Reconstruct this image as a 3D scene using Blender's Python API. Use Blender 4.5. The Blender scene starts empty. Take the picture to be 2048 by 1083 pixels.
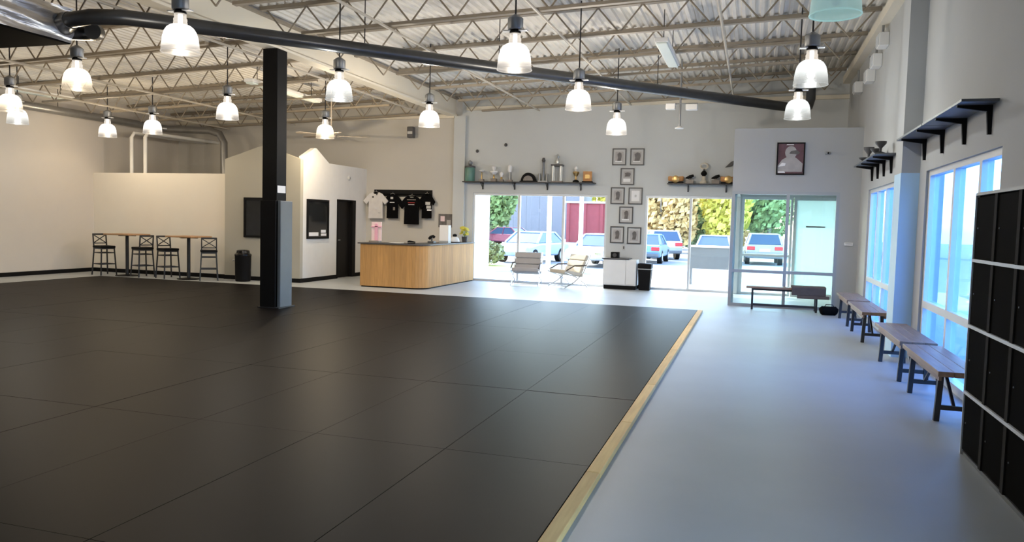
import bpy, math, random
from mathutils import Vector, Matrix
random.seed(7)
S = bpy.context.scene
COL = S.collection
R = math.radians

# ------------------------------------------------------------------ camera
def camera():
    yaw, pit, rol = R(17.25), R(3.64), R(1.5)
    f = Vector((-math.sin(yaw), math.cos(yaw), 0)); r = Vector((math.cos(yaw), math.sin(yaw), 0)); u = Vector((0, 0, 1))
    f2 = f*math.cos(pit) - u*math.sin(pit); u2 = u*math.cos(pit) + f*math.sin(pit)
    r3 = r*math.cos(rol) + u2*math.sin(rol); u3 = u2*math.cos(rol) - r*math.sin(rol)
    cd = bpy.data.cameras.new('camera'); co = bpy.data.objects.new('camera', cd); COL.objects.link(co)
    m = Matrix((r3, u3, -f2)).transposed().to_4x4(); m.translation = Vector((0, 0, 1.6))
    co.matrix_world = m
    cd.sensor_fit = 'HORIZONTAL'; cd.sensor_width = 36; cd.lens = 1550/2048*36
    cd.clip_start = 0.05; cd.clip_end = 600
    S.camera = co
camera()

# ------------------------------------------------------------------ light
SUN_EL = R(34); SUN_DIR = Vector((0.87, -0.5, -math.tan(SUN_EL))).normalized()
LAMP_W = 46.0
LAMP_COL = (1.0, 0.86, 0.66)
def world():
    w = bpy.data.worlds.new('sky'); S.world = w; w.use_nodes = True
    nt = w.node_tree; nt.nodes.clear()
    out = nt.nodes.new('ShaderNodeOutputWorld'); bg = nt.nodes.new('ShaderNodeBackground')
    sky = nt.nodes.new('ShaderNodeTexSky'); sky.sky_type = 'NISHITA'; sky.sun_disc = False
    sky.sun_elevation = SUN_EL; sky.sun_rotation = math.atan2(-SUN_DIR.x, -SUN_DIR.y)
    sky.dust_density = 1.5; sky.ozone_density = 1.2
    nt.links.new(sky.outputs[0], bg.inputs[0]); bg.inputs[1].default_value = 1.5
    nt.links.new(bg.outputs[0], out.inputs[0])
    ld = bpy.data.lights.new('sun', 'SUN'); ld.energy = 6.0; ld.angle = R(0.6); ld.color = (1, 0.94, 0.84)
    lo = bpy.data.objects.new('sun', ld); COL.objects.link(lo); lo.location = (-40, 40, 40)
    lo.rotation_euler = SUN_DIR.to_track_quat('-Z', 'Y').to_euler()
world()
S.view_settings.view_transform = 'Standard'; S.view_settings.look = 'None'
S.view_settings.exposure = 0.75; S.view_settings.gamma = 1.0
S.view_settings.use_curve_mapping = False

# ------------------------------------------------------------------ materials
MATS = {}
def mat(name, col, rough=0.6, metal=0.0, var=0.06, scale=6.0, bump=0.0, emit=None, es=0.0, spec=None, rnd=0.0, stretch=None):
    if name in MATS: return MATS[name]
    m = bpy.data.materials.new(name); m.use_nodes = True; nt = m.node_tree
    b = nt.nodes['Principled BSDF']
    b.inputs['Roughness'].default_value = rough; b.inputs['Metallic'].default_value = metal
    if spec is not None: b.inputs['Specular IOR Level'].default_value = spec
    tc = nt.nodes.new('ShaderNodeTexCoord'); no = nt.nodes.new('ShaderNodeTexNoise')
    no.inputs['Scale'].default_value = scale; no.inputs['Detail'].default_value = 4
    vec = tc.outputs['Object']
    if stretch:
        mp = nt.nodes.new('ShaderNodeMapping'); mp.inputs['Scale'].default_value = stretch
        nt.links.new(vec, mp.inputs['Vector']); vec = mp.outputs[0]
    nt.links.new(vec, no.inputs['Vector'])
    mx = nt.nodes.new('ShaderNodeMix'); mx.data_type = 'RGBA'
    lo = [max(0, c*(1-var*2)) for c in col] + [1]; hi = [min(1, c*(1+var*2)) for c in col] + [1]
    mx.inputs[6].default_value = lo; mx.inputs[7].default_value = hi
    nt.links.new(no.outputs['Fac'], mx.inputs[0])
    colout = mx.outputs[2]
    if rnd:
        oi = nt.nodes.new('ShaderNodeObjectInfo'); mr = nt.nodes.new('ShaderNodeMapRange')
        mr.inputs[3].default_value = 1-rnd; mr.inputs[4].default_value = 1+rnd
        nt.links.new(oi.outputs['Random'], mr.inputs[0])
        vm = nt.nodes.new('ShaderNodeVectorMath'); vm.operation = 'SCALE'
        nt.links.new(colout, vm.inputs[0]); nt.links.new(mr.outputs[0], vm.inputs['Scale']); colout = vm.outputs[0]
    nt.links.new(colout, b.inputs['Base Color'])
    if bump:
        bp = nt.nodes.new('ShaderNodeBump'); bp.inputs['Strength'].default_value = bump; bp.inputs['Distance'].default_value = 0.01
        nt.links.new(no.outputs['Fac'], bp.inputs['Height']); nt.links.new(bp.outputs[0], b.inputs['Normal'])
    if emit:
        b.inputs['Emission Color'].default_value = (*emit, 1); b.inputs['Emission Strength'].default_value = es
    MATS[name] = m
    return m

def glass(name, tint=(0.95, 0.98, 0.97), refl=0.06):
    m = bpy.data.materials.new(name); m.use_nodes = True; nt = m.node_tree; nt.nodes.clear()
    out = nt.nodes.new('ShaderNodeOutputMaterial'); mx = nt.nodes.new('ShaderNodeMixShader')
    tr = nt.nodes.new('ShaderNodeBsdfTransparent'); tr.inputs[0].default_value = (*tint, 1)
    gl = nt.nodes.new('ShaderNodeBsdfGlossy'); gl.inputs['Roughness'].default_value = 0.02
    lw = nt.nodes.new('ShaderNodeLayerWeight'); lw.inputs[0].default_value = 0.25
    mr = nt.nodes.new('ShaderNodeMapRange'); mr.inputs[3].default_value = refl; mr.inputs[4].default_value = 0.35
    nt.links.new(lw.outputs['Fresnel'], mr.inputs[0]); nt.links.new(mr.outputs[0], mx.inputs[0])
    nt.links.new(tr.outputs[0], mx.inputs[1]); nt.links.new(gl.outputs[0], mx.inputs[2]); nt.links.new(mx.outputs[0], out.inputs[0])
    MATS[name] = m; return m

def shade_mat(name, emit, e_low, e_top, leak, base=(0.03, 0.03, 0.03)):
    m = bpy.data.materials.new(name); m.use_nodes = True; nt = m.node_tree
    b = nt.nodes['Principled BSDF']; out = nt.nodes['Material Output']
    b.inputs['Base Color'].default_value = (*base, 1); b.inputs['Roughness'].default_value = 0.3
    b.inputs['Emission Color'].default_value = (*emit, 1)
    tc = nt.nodes.new('ShaderNodeTexCoord'); sx = nt.nodes.new('ShaderNodeSeparateXYZ'); mr = nt.nodes.new('ShaderNodeMapRange')
    mr.inputs[1].default_value = 0.04; mr.inputs[2].default_value = 0.20; mr.inputs[3].default_value = e_low; mr.inputs[4].default_value = e_top
    nt.links.new(tc.outputs['Object'], sx.inputs[0]); nt.links.new(sx.outputs['Z'], mr.inputs[0]); nt.links.new(mr.outputs[0], b.inputs['Emission Strength'])
    tr = nt.nodes.new('ShaderNodeBsdfTransparent'); mx = nt.nodes.new('ShaderNodeMixShader')
    mx.inputs[0].default_value = leak
    nt.links.new(b.outputs[0], mx.inputs[1]); nt.links.new(tr.outputs[0], mx.inputs[2]); nt.links.new(mx.outputs[0], out.inputs[0])
    MATS[name] = m; return m

def frosted(name, tint):
    m = bpy.data.materials.new(name); m.use_nodes = True; nt = m.node_tree; nt.nodes.clear()
    out = nt.nodes.new('ShaderNodeOutputMaterial'); mx = nt.nodes.new('ShaderNodeMixShader'); mx.inputs[0].default_value = 0.35
    tl = nt.nodes.new('ShaderNodeBsdfTranslucent'); tl.inputs[0].default_value = (*tint, 1)
    df = nt.nodes.new('ShaderNodeBsdfDiffuse'); df.inputs[0].default_value = (*tint, 1)
    nt.links.new(tl.outputs[0], mx.inputs[1]); nt.links.new(df.outputs[0], mx.inputs[2]); nt.links.new(mx.outputs[0], out.inputs[0])
    MATS[name] = m; return m
def floor_mat():
    m = mat('painted_concrete', (0.40, 0.43, 0.455), 0.46, var=0.05, scale=1.3, spec=0.3)
    return m
def wood(name, col, scale=3.0, stretch=(1, 12, 12), rough=0.45, var=0.22, rnd=0.12):
    return mat(name, col, rough, var=var, scale=scale, stretch=stretch, rnd=rnd)

M = dict(
    wall=mat('wall_paint', (0.66, 0.635, 0.60), 0.75, var=0.015, scale=2),
    wall_vest=mat('wall_paint_slate', (0.44, 0.455, 0.465), 0.75, var=0.015, scale=2),
    wall_grey=mat('wall_daylit_grey', (0.60, 0.625, 0.635), 0.75, var=0.015, scale=2),
    wall_beige=mat('wall_lamplit_beige', (0.59, 0.57, 0.53), 0.75, var=0.015, scale=2),
    wall_cream=mat('wall_paint_cream', (0.66, 0.62, 0.57), 0.75, var=0.015, scale=2),
    deck=mat('painted_steel_deck', (0.80, 0.77, 0.71), 0.6, var=0.05, scale=3),
    joist=mat('painted_steel_joist', (0.31, 0.265, 0.205), 0.55, var=0.06, scale=8),
    beam=mat('painted_steel_beam', (0.80, 0.74, 0.62), 0.55, var=0.02, scale=2),
    rod=mat('painted_rod', (0.55, 0.50, 0.42), 0.55, var=0.05),
    floor=floor_mat(),
    rubber=mat('black_rubber', (0.0075, 0.0062, 0.0062), 0.43, var=0.10, scale=2.2, rnd=0.08, spec=0.035),
    edging=wood('pine_edging', (0.92, 0.58, 0.24), stretch=(14, 1, 14), scale=2.5, rough=0.7, var=0.12),
    black=mat('black_paint', (0.008, 0.008, 0.009), 0.55, var=0.1, spec=0.12),
    blackgloss=mat('black_gloss', (0.008, 0.008, 0.009), 0.12, var=0.05),
    mattblack=mat('matt_black', (0.010, 0.010, 0.010), 0.95, var=0.1, spec=0.02),
    dividergrey=mat('divider_grey', (0.030, 0.030, 0.030), 0.8, var=0.05, spec=0.1),
    bluelit=mat('blue_window_light', (0.50, 0.74, 0.98), 0.5, var=0.01),
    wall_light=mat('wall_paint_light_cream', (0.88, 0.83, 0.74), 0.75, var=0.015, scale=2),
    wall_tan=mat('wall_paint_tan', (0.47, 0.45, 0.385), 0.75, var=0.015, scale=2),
    lockerblack=mat('locker_black', (0.0008, 0.0008, 0.0008), 0.8, var=0.1, spec=0.03),
    greymetal=mat('grey_metal', (0.30, 0.31, 0.32), 0.4, 0.6, var=0.05),
    darkmetal=mat('dark_metal', (0.045, 0.045, 0.05), 0.4, 0.5, var=0.08),
    ductblack=mat('dark_duct', (0.085, 0.088, 0.092), 0.33, 0.55, var=0.1),
    galv=mat('galvanised_duct', (0.33, 0.33, 0.33), 0.38, 0.75, var=0.08),
    foil=mat('silver_foil', (0.80, 0.80, 0.82), 0.32, 0.75, var=0.12, scale=4, bump=1.0, stretch=(1, 1.2, 9)),
    white=mat('white_paint', (0.80, 0.80, 0.79), 0.5, var=0.02),
    alum=mat('white_aluminium', (0.70, 0.73, 0.76), 0.4, 0.15, var=0.02),
    alumgrey=mat('grey_aluminium', (0.40, 0.43, 0.46), 0.4, 0.3, var=0.02),
    padgrey=mat('grey_pad', (0.11, 0.12, 0.135), 0.4, var=0.06),
    sleeve=mat('grey_sleeve', (0.13, 0.145, 0.16), 0.45, var=0.05),
    oak=wood('oak_boards', (0.54, 0.29, 0.10), stretch=(9, 9, 0.8), scale=3.0, var=0.14, rnd=0.10, rough=0.65),
    walnut=wood('bench_wood', (0.26, 0.165, 0.115), stretch=(10, 1, 10), scale=3, rough=0.4),
    walnutx=wood('bench_wood_long', (0.36, 0.22, 0.14), stretch=(1, 10, 10), scale=3, rough=0.4),
    tabletop=wood('table_wood', (0.42, 0.24, 0.12), stretch=(1, 8, 8), scale=3),
    brownbag=mat('brown_blanket', (0.10, 0.075, 0.06), 0.9, var=0.15, scale=10),
    cream=mat('cream_cushion', (0.62, 0.57, 0.48), 0.7, var=0.05),
    chairgrey=mat('grey_cushion', (0.42, 0.40, 0.39), 0.7, var=0.05),
    chrome=mat('chrome', (0.7, 0.7, 0.7), 0.15, 1.0, var=0.02),
    gold=mat('gold_metal', (0.50, 0.34, 0.14), 0.3, 0.8, var=0.06),
    silver=mat('silver_metal', (0.60, 0.62, 0.62), 0.3, 0.7, var=0.05),
    teal=mat('teal_glaze', (0.12, 0.26, 0.22), 0.35, var=0.1),
    orange=mat('orange_wood', (0.55, 0.27, 0.10), 0.5, var=0.15),
    marble=mat('trophy_marble', (0.25, 0.22, 0.2), 0.35, var=0.2),
    paper=mat('white_paper', (0.85, 0.85, 0.86), 0.8, var=0.01),
    mint=mat('pale_mint_paint', (0.74, 0.82, 0.78), 0.5, var=0.01),
    pink=mat('pink_acrylic', (0.85, 0.45, 0.60), 0.4, var=0.05),
    palepink=mat('pale_pink_acrylic', (0.85, 0.68, 0.72), 0.4, var=0.05),
    red=mat('red_paint', (0.45, 0.03, 0.03), 0.4, var=0.05),
    photo=mat('grey_photo', (0.13, 0.12, 0.12), 0.5, var=0.3, scale=12),
    matboard=mat('grey_matboard', (0.55, 0.55, 0.55), 0.7, var=0.02),
    frame=mat('dark_grey_frame', (0.075, 0.075, 0.08), 0.45, var=0.05),
    maroon=mat('poster_maroon', (0.13, 0.06, 0.075), 0.6, var=0.3, scale=5),
    skin=mat('poster_grey', (0.42, 0.40, 0.40), 0.6, var=0.15, scale=6),
    clothblack=mat('black_cotton', (0.005, 0.005, 0.006), 0.95, var=0.2, scale=20, spec=0.05),
    clothwhite=mat('white_cotton', (0.70, 0.68, 0.67), 0.9, var=0.06, scale=8),
    yellow=mat('yellow_petals', (0.70, 0.62, 0.08), 0.7, var=0.15, scale=30),
    leafgreen=mat('leaf_green', (0.10, 0.22, 0.05), 0.6, var=0.2, scale=20),
    glass=glass('window_glass'),
    glassblue=glass('tinted_window_glass', (0.50, 0.72, 1.0)),
    frosted=frosted('frosted_glass', (0.50, 0.60, 0.575)),
    glassgreen=glass('greenish_glass', (0.92, 0.98, 0.96), 0.04),
    darkglass=mat('dark_window_glass', (0.02, 0.022, 0.024), 0.08, var=0.1),
    doorblack=mat('black_door', (0.010, 0.009, 0.009), 0.45, var=0.1, spec=0.15),
    bulb=mat('lamp_bulb', (1, 1, 1), 0.5, emit=(1, 0.92, 0.75), es=5),
    fanblade=mat('fan_blade', (0.50, 0.44, 0.37), 0.5, var=0.08),
)
SHADE_WARM = shade_mat('lit_shade_warm', (1.0, 0.84, 0.62), 0.3, 2.6, 0.68, (0.01, 0.01, 0.01))
SHADE_WHITE = shade_mat('lit_shade_white', (1.0, 0.93, 0.86), 0.3, 2.4, 0.68, (0.01, 0.01, 0.01))
SHADE_COOL = shade_mat('lit_shade_cool', (0.93, 0.97, 0.95), 0.3, 1.3, 0.68, (0.01, 0.01, 0.01))
SHADE_NECK = shade_mat('lit_neck', (1.0, 0.90, 0.78), 0.3, 0.5, 0.35)
SHADE_OFF = shade_mat('unlit_shade_glow', (0.62, 0.95, 0.92), 0.16, 0.16, 0.30, (0.55, 0.78, 0.76))  # faint glow painted into the unlit glass

# ------------------------------------------------------------------ mesh helpers
class MB:
    def __init__(s): s.v = []; s.f = []
    def add(s, vs, fs):
        o = len(s.v); s.v += [tuple(p) for p in vs]; s.f += [tuple(i+o for i in f) for f in fs]; return s
    def box(s, x0, x1, y0, y1, z0, z1):
        return s.add([(x0,y0,z0),(x1,y0,z0),(x1,y1,z0),(x0,y1,z0),(x0,y0,z1),(x1,y0,z1),(x1,y1,z1),(x0,y1,z1)],
                     [(0,3,2,1),(4,5,6,7),(0,1,5,4),(1,2,6,5),(2,3,7,6),(3,0,4,7)])
    def bar(s, a, b, w, h, up=(0,0,1)):
        a = Vector(a); b = Vector(b); d = (b-a).normalized(); u = Vector(up)
        if abs(d.dot(u)) > 0.95: u = Vector((1,0,0))
        r = d.cross(u).normalized()*w/2; t = r.cross(d).normalized()*h/2
        vs = [a-r-t, a+r-t, a+r+t, a-r+t, b-r-t, b+r-t, b+r+t, b-r+t]
        return s.add(vs, [(0,1,2,3),(7,6,5,4),(0,4,5,1),(1,5,6,2),(2,6,7,3),(3,7,4,0)])
    def tube(s, pts, r, n=12, cap=True):
        pts = [Vector(p) for p in pts]; rings = []
        rr = r if isinstance(r, (list, tuple)) else [r]*len(pts)
        prev = None
        for i, p in enumerate(pts):
            d = (pts[min(i+1, len(pts)-1)] - pts[max(i-1, 0)]).normalized()
            if prev is None:
                u = Vector((0,0,1)) if abs(d.z) < 0.9 else Vector((1,0,0))
                x = d.cross(u).normalized()
            else:
                x = (prev - d*prev.dot(d)).normalized()
            prev = x; y = d.cross(x)
            rings.append([p + x*rr[i]*math.cos(2*math.pi*k/n) + y*rr[i]*math.sin(2*math.pi*k/n) for k in range(n)])
        vs = [q for g in rings for q in g]; fs = []
        for i in range(len(rings)-1):
            for k in range(n):
                fs.append((i*n+k, i*n+(k+1) % n, (i+1)*n+(k+1) % n, (i+1)*n+k))
        if cap:
            fs.append(tuple(reversed(range(n)))); fs.append(tuple((len(rings)-1)*n+k for k in range(n)))
        return s.add(vs, fs)
    def lathe(s, prof, n=24, c=(0,0,0), flute=0.0):
        vs = []; fs = []
        for r, z in prof:
            for k in range(n):
                q = r*(1 + (flute if k % 2 else 0)); a = 2*math.pi*k/n
                vs.append((c[0]+q*math.cos(a), c[1]+q*math.sin(a), c[2]+z))
        for i in range(len(prof)-1):
            for k in range(n):
                fs.append((i*n+k, i*n+(k+1) % n, (i+1)*n+(k+1) % n, (i+1)*n+k))
        if prof[0][0] > 1e-4 and prof[0] != prof[-1]: pass
        return s.add(vs, fs)
    def solid(s, prof, n=24, c=(0,0,0)):
        return s.lathe([(0.0005, prof[0][1])] + list(prof) + [(0.0005, prof[-1][1])], n, c)
    def prism(s, poly, axis, a, b):
        def P(u, v, w):
            return {'x': (w,u,v), 'y': (u,w,v), 'z': (u,v,w)}[axis]
        n = len(poly)
        vs = [P(u, v, a) for u, v in poly] + [P(u, v, b) for u, v in poly]
        fs = [tuple(range(n)), tuple(reversed(range(n, 2*n)))] + [(i, i+n, (i+1) % n + n, (i+1) % n) for i in range(n)]
        return s.add(vs, fs)
    def mesh(s, name, m, smooth=False):
        me = bpy.data.meshes.new(name); me.from_pydata(s.v, [], s.f); me.update()
        import bmesh
        bm = bmesh.new(); bm.from_mesh(me); bmesh.ops.recalc_face_normals(bm, faces=bm.faces); bm.to_mesh(me); bm.free()
        me.materials.append(m)
        if smooth:
            me.shade_smooth(); me.set_sharp_from_angle(angle=R(38))
        return me
    def build(s, name, m, parent=None, smooth=False, bevel=0.0, seg=2, loc=None, rz=0.0):
        o = bpy.data.objects.new(name, s.mesh(name, m, smooth)); COL.objects.link(o)
        if parent is not None: o.parent = parent
        if loc: o.location = loc
        if rz: o.rotation_euler.z = rz
        if bevel:
            bv = o.modifiers.new('bevel', 'BEVEL'); bv.width = bevel; bv.segments = seg; bv.limit_method = 'ANGLE'
        return o
def tag(o, label, cat, group=None, kind=None):
    if label: o['label'] = label
    if cat: o['category'] = cat
    if group: o['group'] = group
    if kind: o['kind'] = kind
    return o
def thing(name, label, cat, loc=(0,0,0), rz=0.0, group=None):
    o = bpy.data.objects.new(name, None); COL.objects.link(o); o.empty_display_size = 0.2
    o.location = loc; o.rotation_euler.z = rz
    return tag(o, label, cat, group)
def struct(name, parent=None, loc=(0,0,0)):
    o = bpy.data.objects.new(name, None); COL.objects.link(o); o.location = loc; o['kind'] = 'structure'
    return o
def copy_tree(o, parent=None):
    c = o.copy(); COL.objects.link(c); c.parent = parent
    for ch in list(o.children): copy_tree(ch, c)
    return c
def B(name, m, parent, *bx, bevel=0.0):
    mb = MB()
    for b in bx: mb.box(*b)
    return mb.build(name, m, parent, bevel=bevel)

# ------------------------------------------------------------------ room dimensions
XL, XR, YB, YF = -16.7, 1.95, 19.5, -5.0
HEAD = 2.34
def zd(x): return 5.2 + 0.04*x          # underside of the sloping roof deck

# ------------------------------------------------------------------ room shell
def shell():
    fl = B('floor', M['floor'], None, (XL-0.3, XR+0.3, YF-0.3, YB+0.12, -0.15, 0)); fl['kind'] = 'structure'
    # corrugated deck
    mb = MB(); prof = []; x = XL-0.3
    while x < XR+0.3:
        for dx, dz in ((0, 0), (0.05, 0), (0.068, 0.038), (0.132, 0.038)):
            prof.append((x+dx, zd(x+dx)+dz))
        x += 0.15
    n = len(prof)
    vs = [(p[0], YF-0.3, p[1]) for p in prof] + [(p[0], YB+0.2, p[1]) for p in prof]
    vs += [(p[0], YF-0.3, p[1]+0.1) for p in prof] + [(p[0], YB+0.2, p[1]+0.1) for p in prof]
    mb.add(vs, [(i, i+1, i+1+n, i+n) for i in range(n-1)] + [(2*n+i, 2*n+i+n, 2*n+i+1+n, 2*n+i+1) for i in range(n-1)])
    c = mb.build('ceiling', M['deck']); c['kind'] = 'structure'
    # left wall, wall behind the camera
    w = B('wall_left', M['wall_cream'], None, (XL-0.2, XL, YF-0.2, YB, 0, zd(XL))); w['kind'] = 'structure'
    mb = MB(); mb.prism([(XL-0.2, 0), (XR+0.2, 0), (XR+0.2, zd(XR)), (XL-0.2, zd(XL))], 'y', YF-0.2, YF)
    w = mb.build('wall_front', M['wall']); w['kind'] = 'structure'
    # back wall: lamplight and daylight painted as two tones, split at the pilaster (X = -7.55)
    mb = MB(); mb.prism([(XL-0.2, 0), (-7.55, 0), (-7.55, zd(-7.55)), (XL-0.2, zd(XL))], 'y', YB, YB+0.2)
    w = mb.build('wall_back', M['wall_beige']); w['kind'] = 'structure'
    mb = MB()
    mb.box(-7.55, -7.2, YB, YB+0.2, 0, HEAD); mb.box(-3.58, -2.62, YB, YB+0.2, 0, HEAD); mb.box(-0.5, -0.3, YB, YB+0.2, 0, HEAD)
    mb.box(XR, XR+0.2, YB, YB+0.2, 0, HEAD)
    mb.prism([(-7.55, HEAD), (XR+0.2, HEAD), (XR+0.2, zd(XR)), (-7.55, zd(-7.55))], 'y', YB, YB+0.2)
    w = mb.build('wall_back', M['wall_grey']); w['kind'] = 'structure'
    # pilaster carrying the beam
    p = B('trim_1', M['wall_grey'], None, (-7.74, -7.42, YB-0.1, YB+0.0, 0, 4.36)); p['kind'] = 'structure'
    # right wall with two window openings and an added unseen one
    mb = MB()
    for y0, y1 in ((YF-0.2, -4.5), (3.0, 7.45), (10.45, 12.72), (15.4, YB+0.2)):
        mb.box(XR, XR+0.2, y0, y1, 0, HEAD)
    mb.box(XR, XR+0.2, YF-0.2, YB+0.2, HEAD, zd(XR))
    w = mb.build('wall_right', M['wall_vest']); w['kind'] = 'structure'
    p = B('trim_2', M['wall_vest'], None, (1.74, XR, 10.85, 11.32, HEAD, zd(1.74))); p['kind'] = 'structure'
    p = B('trim_5', M['bluelit'], None, (1.735, XR, 10.845, 11.325, 0, HEAD)); p['kind'] = 'structure'  # lower pillar face, the window's blue light painted into its colour
    # tan ledger angle along the roof edge over the right wall
    p = B('trim_3', M['beam'], None, (1.80, XR, YF, 10.85, 4.96, 5.12), (1.80, XR, 11.32, YB, 4.96, 5.12)); p['kind'] = 'structure'
    p = MB(); p.bar((-7.4, YB-0.05, 4.55), (XR, YB-0.05, 4.66), 0.1, 0.09); p.bar((XL, YB-0.05, 4.28), (-7.75, YB-0.05, 4.36), 0.1, 0.09)
    p = p.build('trim_4', M['beam']); p['kind'] = 'structure'

def window(name, axis, pos, a, b, z0, z1, mulls, rails, depth=0.1, fw=0.055, gm='glass', fm='alum', inward=0):
    """axis 'y': glass in plane Y=pos running along X; axis 'x': plane X=pos running along Y"""
    w = struct(name)
    def bx(u0, u1, z_0, z_1, d0, d1):
        return (u0, u1, pos+d0, pos+d1, z_0, z_1) if axis == 'y' else (pos+d0, pos+d1, u0, u1, z_0, z_1)
    B('window_frame', M[fm], w, bx(a, b, z1-fw, z1, 0, depth), bx(a, b, z0, z0+fw, 0, depth),
      bx(a, a+fw, z0+fw, z1-fw, 0, depth), bx(b-fw, b, z0+fw, z1-fw, 0, depth))
    us = [a] + list(mulls) + [b]
    for m in mulls: B('mullion', M[fm], w, bx(m-fw/2, m+fw/2, z0+fw, z1-fw, 0, depth))
    zs = [z0] + list(rails) + [z1]
    for i in range(len(us)-1):
        for r in rails:
            l = us[i] + (fw if i == 0 else fw/2); h = us[i+1] - (fw if i == len(us)-2 else fw/2)
            B('rail', M[fm], w, bx(l, h, r-fw/2, r+fw/2, 0, depth))
        for j in range(len(zs)-1):
            B('pane', M[gm], w, bx(us[i], us[i+1], zs[j], zs[j+1], depth*0.5-0.004, depth*0.5+0.004))
    return w

def windows():
    window('window_1', 'y', YB+0.03, -7.2, -3.58, 0.0, HEAD, (-5.92, -4.72), ())
    window('window_2', 'y', YB+0.03, -2.62, -0.5, 0.0, HEAD, (-1.51,), ())
    window('window_3', 'x', XR+0.03, 7.45, 10.45, 0.0, HEAD+0.02, (8.2, 9.2), (0.74,), gm='glassblue', fw=0.085)
    window('window_4', 'x', XR+0.03, 12.72, 15.4, 0.0, HEAD+0.02, (13.6, 14.5), (0.74,), gm='glassblue', fw=0.085)
    window('window_added_5', 'x', XR+0.03, -4.5, 3.0, 0.0, HEAD+0.02, (-3.2, -1.9, -0.6, 0.7, 1.9), (0.74,), gm='glass')  # added window behind the camera, unseen, for daylight on the near floor
    # vestibule: glazed front, drywall header, exterior glass door and a pale door
    w = B('wall_vestibule', M['wall_vest'], None, (-0.46, XR, 16.5, 16.65, HEAD, 3.6), (1.58, XR, 16.5, 16.65, 0, HEAD),
          (-0.46, -0.34, 16.65, YB, HEAD, 3.6), (-0.34, XR, 16.65, YB, 3.5, 3.6)); w['kind'] = 'structure'
    window('window_6', 'y', 16.5, -0.46, 1.58, 0.0, HEAD, (0.62,), (0.72,), gm='glassgreen', fm='alumgrey', fw=0.06)
    B('side_post', M['alum'], bpy.data.objects['window_6'], (-0.46, -0.36, 16.6, 16.7, 0.0, HEAD), (-0.46, -0.34, YB-0.12, YB, 0.0, HEAD))
    window('window_7', 'y', YB+0.03, -0.3, 0.86, 0.0, HEAD, (), (0.95,), gm='glassgreen')
    d = struct('door_1')
    B('door_leaf', M['frosted'], d, (0.94, 1.90, YB+0.06, YB+0.075, 0.08, HEAD-0.06))
    B('door_frame', M['alum'], d, (0.88, 0.94, YB+0.03, YB+0.10, 0, HEAD), (1.90, XR, YB+0.03, YB+0.10, 0, HEAD), (0.94, 1.90, YB+0.03, YB+0.10, HEAD-0.06, HEAD), (0.94, 1.90, YB+0.03, YB+0.10, 0, 0.08))
    mb = MB(); mb.bar((1.16, YB+0.0, 1.66), (1.58, YB+0.0, 1.66), 0.03, 0.035); mb.bar((1.2, YB+0.0, 1.66), (1.2, YB+0.06, 1.66), 0.02, 0.02); mb.bar((1.54, YB+0.0, 1.66), (1.54, YB+0.06, 1.66), 0.02, 0.02)
    mb.build('handle', M['greymetal'], d)

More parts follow.
